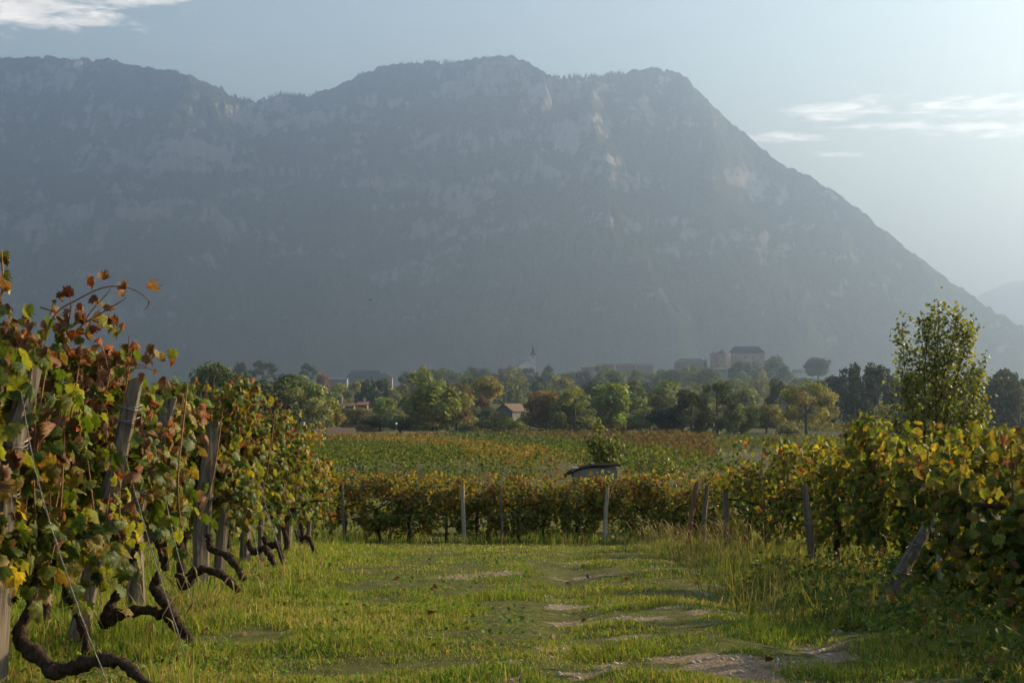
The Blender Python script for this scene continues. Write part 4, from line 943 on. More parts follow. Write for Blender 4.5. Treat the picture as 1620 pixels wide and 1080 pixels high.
# left-hand row ends, near to far
post('weathered post nearest the camera, cut by the left picture edge', [foot(-8, 930, 7.6), pt(10, 780, 7.6), pt(50, 590, 7.7)], .13, ties=(.55, .7), guy=[[pt(30, 600, 7.55), pt(60, 760, 7.3), pt(120, 950, 7.1), (pt(172, 1085, 7.0))]], seed=1)
post('tall leaning post wrapped in brown dried leaves', [foot(112, 1035, 9.0), pt(150, 880, 9.1), pt(186, 730, 9.2), pt(214, 606, 9.3)], .145, ties=(.52, .86, .9), guy=[[pt(196, 715, 8.95), pt(240, 870, 8.7), (pt(293, 1035, 8.5))]], seed=2)
post('pale split post leaning right just behind the leaf-wrapped post', [foot(218, 955, 11.0), pt(214, 830, 11.1), pt(236, 735, 11.2), pt(270, 636, 11.3)], .14, ties=(.55, .8), guy=[[pt(246, 715, 10.9), pt(280, 870, 10.7), (pt(308, 960, 10.6))]], seed=3)
post('thick dark post with bulging top, third leaning post of the row ends', [foot(318, 898, 14.3), pt(322, 810, 14.4), pt(340, 672, 14.5)], .19, ties=(.62,), seed=4)
post('thin flat stake close behind the thick bulging post', [foot(344, 892, 15.6), pt(356, 800, 15.6), pt(374, 694, 15.7)], .12, flat=True, guy=[[pt(372, 735, 15.5), pt(398, 830, 15.2), (pt(412, 895, 15.0))]], seed=5)
post('short knobbly post at the middle of the left row ends', [foot(386, 882, 18.0), pt(392, 800, 18.0), pt(405, 714, 18.1)], .14, guy=[[pt(404, 745, 17.9), pt(430, 830, 17.6), (pt(448, 888, 17.4))]], seed=6)
post('narrow grey stake beside the knobbly post', [foot(413, 872, 19.2), pt(413, 800, 19.2), pt(416, 724, 19.2)], .085, flat=True, seed=7)
post('straight pale stake before the dark round-topped post', [foot(442, 868, 21.4), pt(441, 800, 21.4), pt(440, 730, 21.4)], .085, flat=True, guy=[[pt(442, 760, 21.2), pt(466, 830, 20.8), (pt(478, 880, 20.5))]], seed=8)
post('dark round-topped post near the far end of the left vines', [foot(454, 868, 23.4), pt(458, 800, 23.4), pt(467, 740, 23.4)], .14, seed=9)
post('small bleached stake where left vines meet the far row', [foot(487, 868, 26.0), pt(489, 820, 26.0), pt(493, 778, 26.0)], .095, flat=True, guy=[[pt(482, 770, 25.8), pt(500, 830, 25.4), (pt(512, 872, 25.1))]], seed=10)
# far row across the track end
post('pale stout stake left of centre in the far vine row', [foot(735, 862, 31.6), pt(733, 815, 31.6), pt(732, 768, 31.6)], .11, 'palewood', flat=True, seed=11)
post('pale stake right of centre in the far vine row', [foot(957, 858, 31.6), pt(958, 815, 31.6), pt(961, 772, 31.6)], .1, 'palewood', flat=True, seed=12)
post('thin grey stake between the two pale stakes of the far row', [foot(794, 860, 31.7), pt(793, 815, 31.7), pt(791, 768, 31.7)], .055, seed=13)
post('thin dark stake near the left end of the far row', [foot(545, 864, 31.6), pt(543, 815, 31.6), pt(541, 764, 31.6)], .055, seed=14)
# right-hand row ends
post('heavy post leaning far right against the metal stake', [foot(1380, 985, 11.6), pt(1420, 915, 11.7), pt(1450, 862, 11.8), pt(1477, 818, 11.9)], .135, ties=(.4, .72), seed=15)
post('slim grey metal stake upright beside the heavy leaning post', [foot(1491, 985, 11.7), pt(1486, 890, 11.7), pt(1478, 794, 11.7)], .05, 'metalpost', flat=True, name='metal_stake', ties=(.5,), seed=16)
post('dark shaded post in front of the yellow vines', [foot(1287, 900, 16.8), pt(1280, 840, 16.8), pt(1272, 768, 16.8)], .11, ties=(.6,), seed=17)
post('grey stake in tall grass at the corner of the right vines', [foot(1152, 875, 21.8), pt(1150, 830, 21.8), pt(1147, 778, 21.8)], .095, flat=True, seed=18)
post('leaning reddish post in the tall grass beside the track', [foot(1088, 866, 25.0), pt(1094, 815, 25.0), pt(1103, 762, 25.0)], .1, 'redwood', seed=19)
post('dark slim post just right of the reddish post', [foot(1112, 858, 26.4), pt(1114, 820, 26.4), pt(1119, 767, 26.4)], .09, seed=20)

# ------------------------------------------------------------------ left vineyard: every row end with the vines that show
tA = [(px([(60, 900), (50, 950), (30, 1003), (52, 1030), (88, 1060), (112, 1056), (150, 1045), (192, 1048), (238, 1090)], [7.9, 7.85, 7.75, 7.65, 7.55, 7.5, 7.4, 7.35, 7.3]), [.022, .025, .034, .04, .041, .036, .034, .032, .026])]
tB = [(px([(218, 860), (205, 905), (178, 955), (163, 986), (192, 970), (235, 965), (270, 980), (300, 1010), (320, 1048)], [9.2, 9.2, 9.2, 9.15, 9.1, 9.05, 9.0, 8.95, 8.9]), [.024, .027, .033, .037, .031, .03, .032, .03, .024]),
      (px([(282, 990), (262, 955), (246, 930), (250, 905)], 9.0), [.04, .036, .042, .02])]
tC = [(px([(282, 850), (286, 890), (290, 925), (312, 903), (345, 906), (378, 934)], [11.6, 11.6, 11.5, 11.45, 11.4, 11.3]), [.03, .034, .04, .034, .03, .028]), (px([(262, 900), (250, 860), (235, 850)], 11.6), [.03, .025, .02])]
tD = [(px([(330, 845), (335, 868), (362, 880), (386, 916)], [13.9, 13.9, 13.8, 13.7]), [.03, .035, .037, .03])]
tE = [(px([(392, 855), (402, 872), (420, 868), (438, 900)], [16.6, 16.6, 16.5, 16.4]), [.035, .04, .036, .03])]
tF = [(px([(418, 850), (424, 864), (440, 862), (449, 897)], [18.2, 18.2, 18.1, 18.0]), [.035, .04, .036, .03])]
tG = [(px([(470, 838), (474, 852), (488, 850), (498, 874)], [22, 22, 21.9, 21.8]), [.035, .04, .036, .03])]
xu = lambda u, d: (u - PU) / FPX * d
vine('grapevine sprawling along the ground at the bottom left corner', xu(30, 8.0), 8.0, .85, .34, 1.85, 800, WL, 11, (.06, .115), single=300, end=1, trunk=tA, canes=6, thick=.2)
vine('near grapevine with big green leaves at the left picture edge', xu(-95, 7.5), 7.5, .85, .5, 2.2, 600, WL, 12, (.075, .13), single=280, canes=4, thick=.18)
vine('low green shoots hanging in front of the leaf-wrapped post foot', xu(120, 8.5), 8.55, .85, .3, 1.25, 480, WL, 31, (.06, .11), single=280, end=1, canes=6, thick=.16, trunk=[(px([(140, 1040), (128, 985), (105, 930), (110, 880)], 8.6), [.03, .026, .024, .016])])
vB = vine('browned grapevine whose trunk arches over the grass below the leaf-wrapped post', xu(150, 9.2), 9.4, 1.0, .42, 1.95, 1050, WB, 13, (.052, .095), single=290, end=1, trunk=tB, canes=7, thick=.2)
vine('brown grapevine behind the leftmost post tops', xu(75, 9.4), 9.65, .95, .5, 2.25, 800, WB, 14, (.055, .1), single=240, canes=4)
vine('grapevine around the pale split post with low arching trunk', xu(245, 11.3), 11.5, .8, .5, 1.78, 600, WD, 15, (.065, .11), single=230, end=1, trunk=tC, canes=5, thick=.2)
vine('second grapevine inward from the pale split post', xu(110, 11.5), 11.6, .9, .5, 1.85, 520, WL, 16, (.065, .11), single=100, canes=4)
vine('green grapevine behind the thick bulging post', xu(315, 14.0), 14.6, 1.0, .45, 2.14, 900, WD, 17, (.06, .1), single=220, end=1, trunk=tD, canes=5, thick=.2)
vine('leafy grapevine left of the thick bulging post', xu(195, 14.0), 14.6, .9, .5, 2.1, 700, WD, 18, (.06, .1), canes=3)
vine('grapevine by the thin flat stake with reddish tip', xu(362, 16.4), 16.5, 1.0, .45, 2.22, 868, WD, 19, (.055, .095), single=120, end=1, trunk=tE, canes=4, thick=.22)
vine('grapevine further inside the row of the thin flat stake', xu(240, 16.4), 16.5, 1.0, .5, 2.2, 651, WD, 20, (.055, .095), canes=3)
vine('grapevine at the short knobbly post', xu(398, 18.4), 18.6, 1.0, .4, 2.18, 868, WD, 21, (.055, .09), end=1, trunk=tF, canes=4, thick=.22)
vine('grapevine inward of the knobbly post', xu(285, 18.6), 18.6, 1.0, .5, 2.2, 589, WD, 22, (.055, .09), canes=2)
vine('grapevine at the straight pale stake', xu(430, 21.0), 21.2, 1.1, .35, 2.2, 868, WD, 23, (.055, .09), end=1, canes=3, thick=.22)
vine('grapevine inward of the straight pale stake', xu(330, 21.0), 21.2, 1.1, .45, 2.25, 558, WD, 24, (.055, .09), canes=2)
vine('grapevine with arched trunk at the dark round-topped post', xu(458, 22.6), 22.8, 1.1, .35, 2.08, 868, WF, 25, (.055, .09), end=1, trunk=tG, canes=3, thick=.22, fine=False)
vine('grapevine inward of the dark round-topped post', xu(360, 22.8), 22.8, 1.1, .45, 2.1, 527, WD, 26, (.055, .09), canes=2, fine=False)
vine('grapevine at the small bleached stake', xu(470, 25.6), 25.8, 1.3, .35, 1.7, 806, WF, 27, (.055, .09), end=1, canes=2, thick=.22, fine=False)
vine('grapevine inward of the small bleached stake', xu(380, 25.8), 25.8, 1.3, .4, 1.8, 589, WF, 28, (.055, .09), canes=2, fine=False)
vine('last left-hand grapevine just before the far row', xu(478, 28.6), 28.8, 1.4, .35, 1.6, 806, WF, 29, (.055, .09), canes=2, thick=.22, fine=False)
vine('far left grapevine of the last left-hand row', xu(385, 28.8), 28.8, 1.3, .4, 1.75, 589, WF, 30, (.055, .09), canes=2, fine=False)

# long dry canes arching over the browned vine
def dry_canes():
    r = np.random.default_rng(3); t = vB; o = np.array(t.location)
    for L_, d in (([(55, 570), (85, 500), (120, 475), (160, 456), (190, 453), (215, 460), (236, 476), (243, 487)], 9.1), ([(128, 518), (146, 490), (168, 466), (176, 455)], 9.15), ([(132, 512), (165, 492), (192, 476), (200, 470)], 9.1),
                  ([(138, 520), (148, 500), (157, 490)], 9.05), ([(64, 486), (86, 493), (100, 500)], 9.1), ([(172, 612), (188, 590), (204, 578), (222, 577), (246, 588)], 9.2), ([(196, 597), (212, 583), (234, 582)], 9.2), ([(145, 548), (158, 546), (166, 562), (172, 590)], 9.15),
                  ([(110, 505), (112, 480), (110, 465)], 9.1), ([(236, 476), (234, 484), (228, 490)], 9.1)):
        Q = [q - o for q in spline(px(L_, d), 5)]; mb = MB(); m = len(Q); mb.tube(Q, [.0065 - .0045 * i / (m - 1) for i in range(m)], 5); mb.build('cane', M['cane'], t)
    pts = [(148, 440), (168, 442), (230, 452), (201, 456), (84, 478), (94, 468), (128, 478), (150, 466), (178, 500), (172, 502), (196, 460), (110, 500), (118, 498), (105, 492), (92, 500), (125, 505), (98, 515), (130, 500), (120, 520), (140, 515), (112, 470), (160, 580), (170, 592), (150, 575)]
    P = np.array(px(pts, 9.1)) - o; N = r.normal(size=P.shape) * .6 + np.array([.3, -.8, .2])
    leaf_objects(t, r, P, N, [str(k) for k in r.choice(['brown', 'brown', 'orange', 'red'], len(P))], .06, .1)
    # a high shoot at the picture edge
    pts = [(2, 402), (10, 410), (4, 432), (8, 448), (2, 470), (12, 478), (4, 488)]; P = np.array(px(pts, 7.6))
    r2 = np.random.default_rng(8)
    for q in bpy.data.objects:
        if q.get('label') == 'near grapevine with big green leaves at the left picture edge': v2 = q
    o2 = np.array(v2.location); leaf_objects(v2, r2, P - o2, r2.normal(size=P.shape) * .5 + np.array([.4, -.8, .3]), ['yg', 'brown', 'yg', 'yellow', 'brown', 'brown', 'yg'], .05, .09)
    Q = [q - o2 for q in spline(px([(-20, 620), (-6, 520), (4, 450), (2, 396)], 7.6), 5)]; mb = MB(); mb.tube(Q, [.006] * (len(Q) - 1) + [.003], 5); mb.build('cane', M['cane'], v2)
dry_canes()

# ------------------------------------------------------------------ trellis wires
def wires(label, y, xa, xb, hs, z):
    t = thing('trellis_wire', label, 'wire', (xb, y, z))
    for h in hs:
        mb = MB(); n = 8; mb.tube([((xa - xb) * i / n, 0, h - .03 * math.sin(math.pi * i / n)) for i in range(n + 1)], .0026, 4); mb.build('wire', M['wire'], t)
wires('trellis wires running left from the leaf-wrapped post', 9.15, xu(-60, 9.15), xu(192, 9.15), (.62, 1.0, 1.45), zg1(-2.6, 9.15))
wires('trellis wires running left from the pale split post', 11.15, xu(60, 11.15), xu(235, 11.15), (.62, 1.0, 1.4), zg1(-2.9, 11.15))
wires('trellis wires strung along the far vine row', 31.55, xu(470, 31.55), xu(1120, 31.55), (.62, 1.0, 1.3), zg1(0, 31.55))

# ------------------------------------------------------------------ far row across the end of the track
_nf = 13
for i in range(_nf):
    u = 474 + (1150 - 474) * (i + .5) / _nf
    vine(ORD[i] + ' grapevine from the left in the orange-topped row across the track end', xu(u, 32.2), 32.2 + .1 * math.sin(i * 2), 9.73 / _nf * 1.1, .02, 1.55 - .004 * i, 1250, WF, 40 + i, (.05, .085), fine=False, group='vines of the far row', canes=2, thick=.2)
for i in range(7):
    u = 480 + (1150 - 480) * (i + .5) / 7
    vine(ORD[i] + ' grapevine from the left in the row hidden behind the orange-topped row', xu(u, 35.0), 35.0, 1.6, .05, 1.52, 800, WF, 60 + i, (.055, .095), fine=False, group='vines of the second far row', canes=0, thick=.22)

# ------------------------------------------------------------------ right vineyard
rows = [(6.2, 2.75, [('outermost unseen grapevine added beside the lower right corner of the view', 1.2), ('second unseen grapevine added beside the lower right corner of the view', 1.3), ('third unseen grapevine added beside the lower right corner of the view', 1.3)], 1.5, 600, (.07, .11), 0),  # unseen row continuing the vineyard, added to shade the lower right ground
        (7.7, 2.95, [('dark grapevine at the lower right picture edge', 1.0), ('grapevine beyond the lower right edge of the view', 1.3), ('farther grapevine beyond the lower right edge of the view', 1.3)], 1.42, 560, (.07, .11), 120),
        (9.3, 3.0, [('leafy grapevine with hanging yellow-green shoots at the right edge', 1.1), ('grapevine at the right edge behind the hanging shoots', 1.2), ('outer grapevine of the right-edge row', 1.3)], 1.42, 900, (.06, .1), 240),
        (11.0, 3.2, [('grapevine with dark trunk right of the metal stake', 1.0), ('grapevine second from the metal stake along its row', 1.1), ('grapevine third from the metal stake along its row', 1.3)], 1.5, 1000, (.058, .096), 200),
        (12.8, 3.35, [('grapevine just behind the heavy leaning post', 1.0), ('yellow-topped grapevine behind the metal stake', 1.1), ('grapevine right of the yellow-topped one behind the stake', 1.2)], 1.58, 1050, (.056, .092), 150),
        (14.8, 3.45, [('grapevine left of the heavy leaning post in shade', 1.0), ('yellow-topped grapevine between dark post and leaning post', 1.1), ('grapevine under the young poplar, front row', 1.2), ('outer grapevine of the front poplar row', 1.3)], 1.62, 1000, (.054, .088), 90),
        (17.1, 3.4, [('grapevine at the dark shaded post', 1.1), ('bright yellow grapevine right of the dark shaded post', 1.1), ('grapevine below the young poplar, second row', 1.2), ('outer grapevine of the second poplar row', 1.3)], 1.64, 950, (.052, .086), 60),
        (19.5, 3.35, [('grapevine left of the dark shaded post', 1.1), ('yellow grapevine over the dark shaded post', 1.2), ('grapevine below the young poplar, third row', 1.2), ('outer grapevine of the third poplar row', 1.3)], 1.7, 800, (.055, .09), 0),
        (22.2, 3.25, [('grapevine with orange tip at the corner grey stake', 1.2), ('grapevine right of the corner grey stake', 1.2), ('third grapevine from the corner grey stake', 1.3), ('fourth grapevine from the corner grey stake', 1.3)], 1.82, 820, (.055, .09), 0),
        (25.2, 3.6, [('grapevine right of the dark slim post', 1.2), ('second grapevine from the dark slim post', 1.3), ('third grapevine from the dark slim post', 1.3)], 1.75, 700, (.055, .09), 0),
        (28.4, 4.0, [('grapevine of the rearmost right row nearest the far row', 1.3), ('inner grapevine of the rearmost right row', 1.4), ('innermost grapevine of the rearmost right row', 1.4)], 1.7, 600, (.055, .09), 0)]
sd = 100
for (y, x0, vs, top, n, size, single) in rows:
    x = x0
    for j, (lab, w) in enumerate(vs):
        sd += 1
        vine(lab, x + w / 2, y + .06 * math.sin(sd), w, .12, top + .06 * math.sin(sd * 1.7), n, WR, sd, size, fine=y < 15, single=single if j < 2 else 0, end=-1 if j == 0 else 0, canes=3, thick=.2)
        x += w * .95

# ------------------------------------------------------------------ young poplar and saplings
def leafy(name, label, cat, stems, d, n, size, pal, seed, spread, twig=0.25, mat='gloss_leaf', bark='treebark', rads=(.035, .006)):
    r = np.random.default_rng(seed); S = [spline(px(s, d), 6) for s in stems]; b = S[0][0]; z = zg1(b[0], b[1]); o = np.array([b[0], b[1], z]); t = thing(name, label, cat, tuple(o))
    mb = MB(); ends = []
    for k, Q in enumerate(S):
        Q = [q - o for q in Q]
        if k == 0: Q[0][2] = -.1
        m = len(Q); f0 = 1 if k == 0 else .6; mb.tube(Q, [f0 * (rads[0] + (rads[1] - rads[0]) * i / (m - 1)) for i in range(m)], 6)
        for i in range(2, m):
            for _ in range(3):
                a = r.uniform(0, 6.28); l = twig * r.uniform(.4, 1.2) * (1.2 - i / m * .95); e = Q[i] + np.array([math.cos(a) * l, math.sin(a) * l, l * r.uniform(.5, 1.3)])
                mb.tube([Q[i], (Q[i] + e) / 2 + np.array([0, 0, -.02]), e], [.006, .005, .002], 4); ends.append((Q[i], e, 1.0))
            ends.append((Q[i - 1], Q[i], .7))
    mb.build('trunk', M[bark], t)
    w = np.array([np.linalg.norm(e[1] - e[0]) * e[2] + .05 for e in ends]); i = r.choice(len(ends), n, p=w / w.sum()); f = r.uniform(.15, 1.05, n)
    A = np.array([e[0] for e in ends]); B = np.array([e[1] for e in ends]); P = A[i] + (B - A)[i] * f[:, None] + r.normal(0, spread, (n, 3)); P[:, 2] = np.maximum(P[:, 2], .1)
    c = np.array([q[0] for q in pal])[r.choice(len(pal), n, p=[q[1] for q in pal])] * r.uniform(.7, 1.3, n)[:, None]; T = ST[0]
    V, F, C = scatter(T[0], T[1], P, r.normal(size=(n, 3)) + np.array([0, -.3, .5]), r.normal(size=(n, 3)) * .6 + np.array([0, 0, -.7]), r.uniform(*size, n), c, c * .9, T[2])
    link('crown', mesh('crown', V, F, M[mat], C), t); return t
pop = [((.17, .2, .035), .5), ((.25, .25, .045), .3), ((.06, .085, .02), .1), ((.2, .17, .035), .1)]
leafy('young_poplar', 'young bushy poplar with upright shoots rising above the right vines', 'tree',
      [[(1482, 868), (1484, 760), (1480, 640), (1483, 560), (1486, 484)], [(1478, 790), (1452, 690), (1434, 610), (1427, 514)], [(1486, 770), (1515, 690), (1540, 630), (1552, 578)], [(1484, 700), (1506, 620), (1524, 560), (1530, 522)],
       [(1480, 760), (1450, 720), (1425, 690), (1408, 664)], [(1486, 740), (1530, 720), (1548, 690), (1556, 640)], [(1482, 680), (1462, 610), (1466, 550), (1462, 508)], [(1482, 780), (1470, 720), (1445, 650), (1440, 600)], [(1484, 800), (1520, 750), (1535, 700), (1530, 660)], [(1484, 690), (1492, 600), (1508, 540), (1512, 500)]], 26.5, 8500, (.042, .074), pop, 71, .085, .44)
leafy('sapling', 'small green sapling standing behind the shelter roof', 'sapling', [[(955, 800), (952, 740), (948, 700), (946, 668)], [(953, 740), (968, 712), (978, 690)], [(952, 735), (940, 712), (936, 695)], [(953, 750), (965, 735), (985, 712)]], 47.0, 900, (.06, .11), [((.09, .12, .025), .6), ((.16, .16, .03), .3), ((.04, .06, .02), .1)], 72, .09, .34, rads=(.025, .006))
leafy('weedy_shrub', 'loose bright shrub right of the shelter', 'shrub', [[(1030, 800), (1028, 760), (1026, 722)], [(1030, 770), (1046, 740), (1050, 720)], [(1030, 780), (1012, 750), (1014, 730)], [(1030, 780), (1062, 752), (1070, 740)]], 44.0, 520, (.06, .1), [((.12, .15, .03), .6), ((.18, .18, .035), .4)], 73, .09, .3, rads=(.015, .004))
leafy('wispy_shrub', 'wispy light green shoots above the yellow vines left of the poplar', 'shrub', [[(1372, 800), (1372, 700), (1368, 654)], [(1370, 730), (1352, 690), (1358, 664)], [(1372, 720), (1386, 690), (1384, 662)]], 24.0, 260, (.05, .085), [((.13, .16, .03), .7), ((.2, .19, .04), .3)], 74, .05, .22, rads=(.012, .004))

# ------------------------------------------------------------------ grass
def grass():
    r = np.random.default_rng(21)
    def blades(n, d0, d1, hfun, wid, pal, name, label, uside=None, dmask=True, bend=.75):
        # points spread over the ground with density falling with distance
        d = np.exp(r.uniform(math.log(d0), math.log(d1), int(n * 1.6))); k = r.uniform(-.43, .43, len(d)); x = k * (d + 1); y = d
        keep = np.ones(len(x), bool)
        if dmask: keep &= r.uniform(0, 1, len(x)) > .85 * dirt(x, y)
        cl = fbm(x * 1.7, y * 1.7, 0, 3, 5); keep &= r.uniform(0, 1, len(x)) < np.clip(.72 + .9 * cl, .1, 1)
        if uside is not None: keep &= uside(x, y)
        x, y, cl = x[keep][:n], y[keep][:n], cl[keep][:n]; n = len(x); z = zg(x, y); h = hfun(x, y, cl) * r.uniform(.55, 1.35, n); w = wid * r.uniform(.7, 1.4, n) * (1 + y / 14)
        a = r.uniform(0, 6.28, n); lean = np.abs(r.normal(0, bend, n)) * h; fa = r.uniform(0, 6.28, n)
        ex, ey = np.cos(fa) * w / 2, np.sin(fa) * w / 2; lx, ly = np.cos(a) * lean, np.sin(a) * lean
        V = np.zeros((n, 5, 3)); b = np.stack([x, y, z - .01], -1); e = np.stack([ex, ey, 0 * ex], -1)
        m = b + np.stack([lx * .35, ly * .35, h * .6], -1); t = b + np.stack([lx, ly, h * (1 - .25 * np.minimum(lean / h, 1.5))], -1)
        V[:, 0] = b - e; V[:, 1] = b + e; V[:, 2] = m + e * .75; V[:, 3] = m - e * .75; V[:, 4] = t
        i = np.arange(n)[:, None] * 5; Q = np.concatenate([i + np.array([0, 1, 2]), i + np.array([0, 2, 3]), i + np.array([3, 2, 4])])
        patch = fbm(x * .8, y * .8, 0, 3, 91) + .35 * fbm(x * 4, y * 4, 0, 2, 92); P = np.array([p[0] for p in pal]); wts = np.array([p[1] for p in pal])
        sel = np.clip(((patch + .75 + r.normal(0, .35, n)) / 1.5 * len(pal)).astype(int), 0, len(pal) - 1)
        rnd = r.uniform(0, 1, n) < .68; sel[rnd] = r.choice(len(pal), rnd.sum(), p=wts / wts.sum())
        C = np.repeat((P[sel] * r.uniform(.7, 1.35, n)[:, None])[:, None], 5, 1)
        o = link(name, mesh(name, V.reshape(-1, 3), Q, M['grass'], C.reshape(-1, 3))); tag(o, label, 'grass', kind='stuff')
    pal = [((0.0976, 0.1647, 0.0159), 2.4), ((0.1525, 0.2135, 0.0244), 3), ((0.2196, 0.2379, 0.0366), 2), ((0.2684, 0.2196, 0.0549), 1.2), ((0.3416, 0.2562, 0.1037), 0.7)]
    def h1(x, y, cl):
        h = .034 + .042 * cl; h = h + .06 * np.clip((-1.0 - x - .06 * (y - 8)) / 1.2, 0, 1) + .12 * np.clip((x - 2.2) / .9, 0, 1); return np.clip(h, .02, .4)
    blades(145000, 6.6, 14, h1, .0042, pal, 'grass', 'short green and straw-tinged grass covering the near track and verge')
    blades(100000, 14, 36, h1, .0046, pal, 'grass', 'sunlit grass reaching back to the far vine row')
    pal2 = [((.07, .1, .016), 3), ((.1, .125, .02), 3), ((.17, .16, .04), 1.5), ((.28, .22, .09), .8)]
    rightv = lambda x, y: (x > 1.95 + .25 * noise3(y * .8, 0, 0, 3)) & (x < 4.2)
    blades(11000, 9.5, 26, lambda x, y, cl: np.clip(.21 + .2 * cl, .08, .5), .0045, pal2, 'tall_grass', 'tall rough grass along the foot of the right vines', rightv, False, .8)
    leftv = lambda x, y: (x < -1.7 - .06 * (y - 8)) & (x > -5)
    blades(14000, 7, 30, lambda x, y, cl: np.clip(.13 + .12 * cl, .05, .4), .0045, pal, 'verge_grass', 'longer grass under the left row ends', leftv, False, .45)
    blades(9000, 28, 33, lambda x, y, cl: .22 + .1 * cl, .005, pal, 'row_foot_grass', 'fringe of longer grass at the foot of the far row', lambda x, y: y > 30.6, False, .4)
    # seed stalks
    V, F, C = [], [], []; b = 0
    for i in range(520):
        if i < 300: y = r.uniform(11, 25); x = 2.3 + .3 * r.normal() + r.uniform(0, 1.0)
        if i % 3 == 1 and i < 460: continue
        elif i < 460: y = r.uniform(17, 26); x = 2.3 + r.uniform(-.2, 1.2)
        else: y = r.uniform(7.5, 12); x = -1.9 - r.uniform(0, .9)
        h = r.uniform(.3, .6) if i < 460 else r.uniform(.2, .38); z = float(zg(np.array([x]), np.array([y]))[0]); a = r.uniform(0, 6.28); l = h * r.uniform(.1, .55)
        P = [np.array([x, y, z]), np.array([x + math.cos(a) * l * .3, y + math.sin(a) * l * .3, z + h * .6]), np.array([x + math.cos(a) * l * .75, y + math.sin(a) * l * .75, z + h * .9]), np.array([x + math.cos(a) * l * 1.25, y + math.sin(a) * l * 1.25, z + h * .98])]
        R_ = [.0022, .002, .0075, .0015]; c0 = np.array((.26, .2, .08)) * r.uniform(.7, 1.2); 
        for p, q in zip(P, R_):
            for k in range(3): V.append(p + np.array([math.cos(k * 2.1) * q, math.sin(k * 2.1) * q, 0])); C.append(c0)
        for s in range(3):
            for k in range(3): F.append((b + s * 3 + k, b + s * 3 + (k + 1) % 3, b + s * 3 + 3 + (k + 1) % 3, b + s * 3 + 3 + k))
        b += 12
    o = link('seed_stalks', mesh('seed_stalks', np.array(V), np.array(F), M['grass'], np.array(C))); tag(o, 'straw-coloured seed stalks rising from the rough grass', 'grass', kind='stuff')
    # broad-leaved weeds in the turf
    n = 13000; d = np.exp(r.uniform(math.log(6.8), math.log(22), n)); x = r.uniform(-.42, .42, n) * d; y = d; cl = fbm(x * 1.1, y * 1.1, 4, 3, 15)
    k = (cl > .02) & ((x < .2) | (x > 2.0)) & (r.uniform(0, 1, n) > dirt(x, y)); x, y = x[k], y[k]; n = len(x); z = zg(x, y) + r.uniform(.02, .1, n)
    T = ST[0]; c = np.array([(.075, .14, .014), (.11, .18, .02), (.15, .2, .03)])[r.integers(0, 3, n)] * r.uniform(.7, 1.3, n)[:, None]
    Vv, Ff, Cc = scatter(T[0], T[1], np.stack([x, y, z], -1), r.normal(size=(n, 3)) * .45 + np.array([0, -.2, 1]), r.normal(size=(n, 3)), r.uniform(.014, .034, n), c, c * .85, T[2])
    o = link('clover_weeds', mesh('clover_weeds', Vv, Ff, M['grass'], Cc)); tag(o, 'low broad-leaved weeds mixed into the turf', 'weeds', kind='stuff')
    # leafy undergrowth in the lower right corner
    n = 9000; x = r.uniform(1.9, 4.2, n); y = r.uniform(7.4, 16, n); edge = 2.35 + .25 * noise3(y * .9, 1, 0, 8); k = x > edge; x, y = x[k], y[k]; n = len(x); z = zg(x, y) + np.abs(r.normal(0, .13, n)) * np.clip((x - 2.2) / .6, .3, 1)
    c = np.array([(.05, .085, .014), (.09, .12, .02), (.14, .14, .03), (.24, .13, .025), (.2, .05, .02)])[r.choice(5, n, p=[.45, .3, .17, .05, .03])] * r.uniform(.7, 1.3, n)[:, None]
    Vv, Ff, Cc = scatter(T[0] * np.array([.75, 1.2, 1]), T[1], np.stack([x, y, z], -1), r.normal(size=(n, 3)) * .6 + np.array([-.2, -.4, .8]), r.normal(size=(n, 3)), r.uniform(.022, .055, n), c, c * .85, T[2])
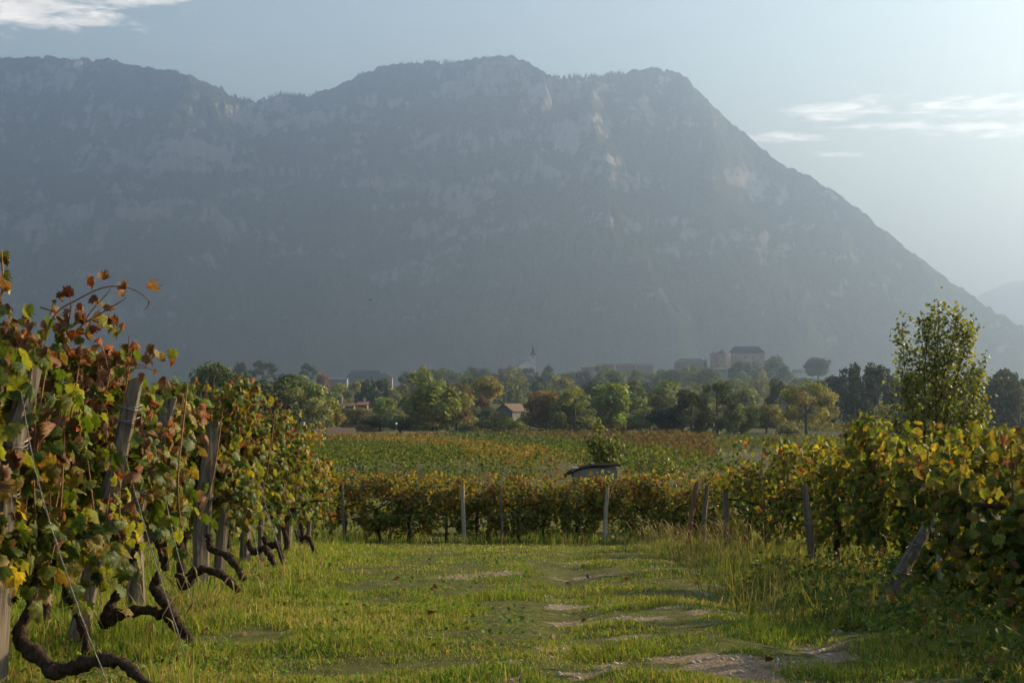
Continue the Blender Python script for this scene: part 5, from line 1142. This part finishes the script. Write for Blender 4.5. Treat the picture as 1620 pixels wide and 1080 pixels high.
    o = link('undergrowth', mesh('undergrowth', Vv, Ff, M['grass'], Cc)); tag(o, 'leafy weeds with a few reddened leaves under the right vines', 'weeds', kind='stuff')
    # fallen leaves
    n = 290; x = np.concatenate([r.uniform(-3.2, -1.6, 240), r.uniform(-1.5, 3.2, 50)]); y = r.uniform(7.2, 20, n); x[:240] -= .06 * (y[:240] - 8); z = zg(x, y) + r.uniform(.01, .06, n)
    c = np.array([(.17, .09, .04), (.24, .13, .03), (.12, .06, .03)])[r.integers(0, 3, n)] * r.uniform(.7, 1.3, n)[:, None]; T2 = LD[0]
    Vv, Ff, Cc = scatter(T2[0], T2[1], np.stack([x, y, z], -1), r.normal(size=(n, 3)) * .5 + np.array([0, -.2, 1]), r.normal(size=(n, 3)), r.uniform(.03, .06, n), c, c * .8, T2[2])
    o = link('fallen_leaves', mesh('fallen_leaves', Vv, Ff, M['leaf'], Cc)); tag(o, 'brown fallen vine leaves scattered on the turf', 'leaves', kind='stuff')
    # small stones on the bare soil
    V, F = [], []; b = 0
    ico = np.array([(0, 0, 1), (.9, 0, .1), (.25, .85, .15), (-.75, .5, 0), (-.7, -.55, .1), (.3, -.85, .05), (0, 0, -.6)]); fi = [(0, 1, 2), (0, 2, 3), (0, 3, 4), (0, 4, 5), (0, 5, 1), (6, 2, 1), (6, 3, 2), (6, 4, 3), (6, 5, 4), (6, 1, 5)]
    x = r.uniform(-1.5, 3.0, 9000); y = r.uniform(7, 24, 9000); k = dirt(x, y) > .55; x, y = x[k], y[k]; z = zg(x, y)
    for X, Y, Z in zip(x, y, z):
        s = r.uniform(.006, .026); q = ico * s * r.uniform(.7, 1.3, (7, 1)) * np.array([1, 1, .55]); V += [tuple(v) for v in q + np.array([X, Y, Z])]; F += [tuple(i + b for i in f) for f in fi]; b += 7
    o = link('pebbles', mesh('pebbles', np.array(V), np.array(F), M['stone'])); tag(o, 'pale pebbles on the bare soil of the track', 'pebbles', kind='stuff')
M['stone'] = simple('stone', (.2, .17, .14), (.42, .37, .31), 9, .9, .2)
grass()
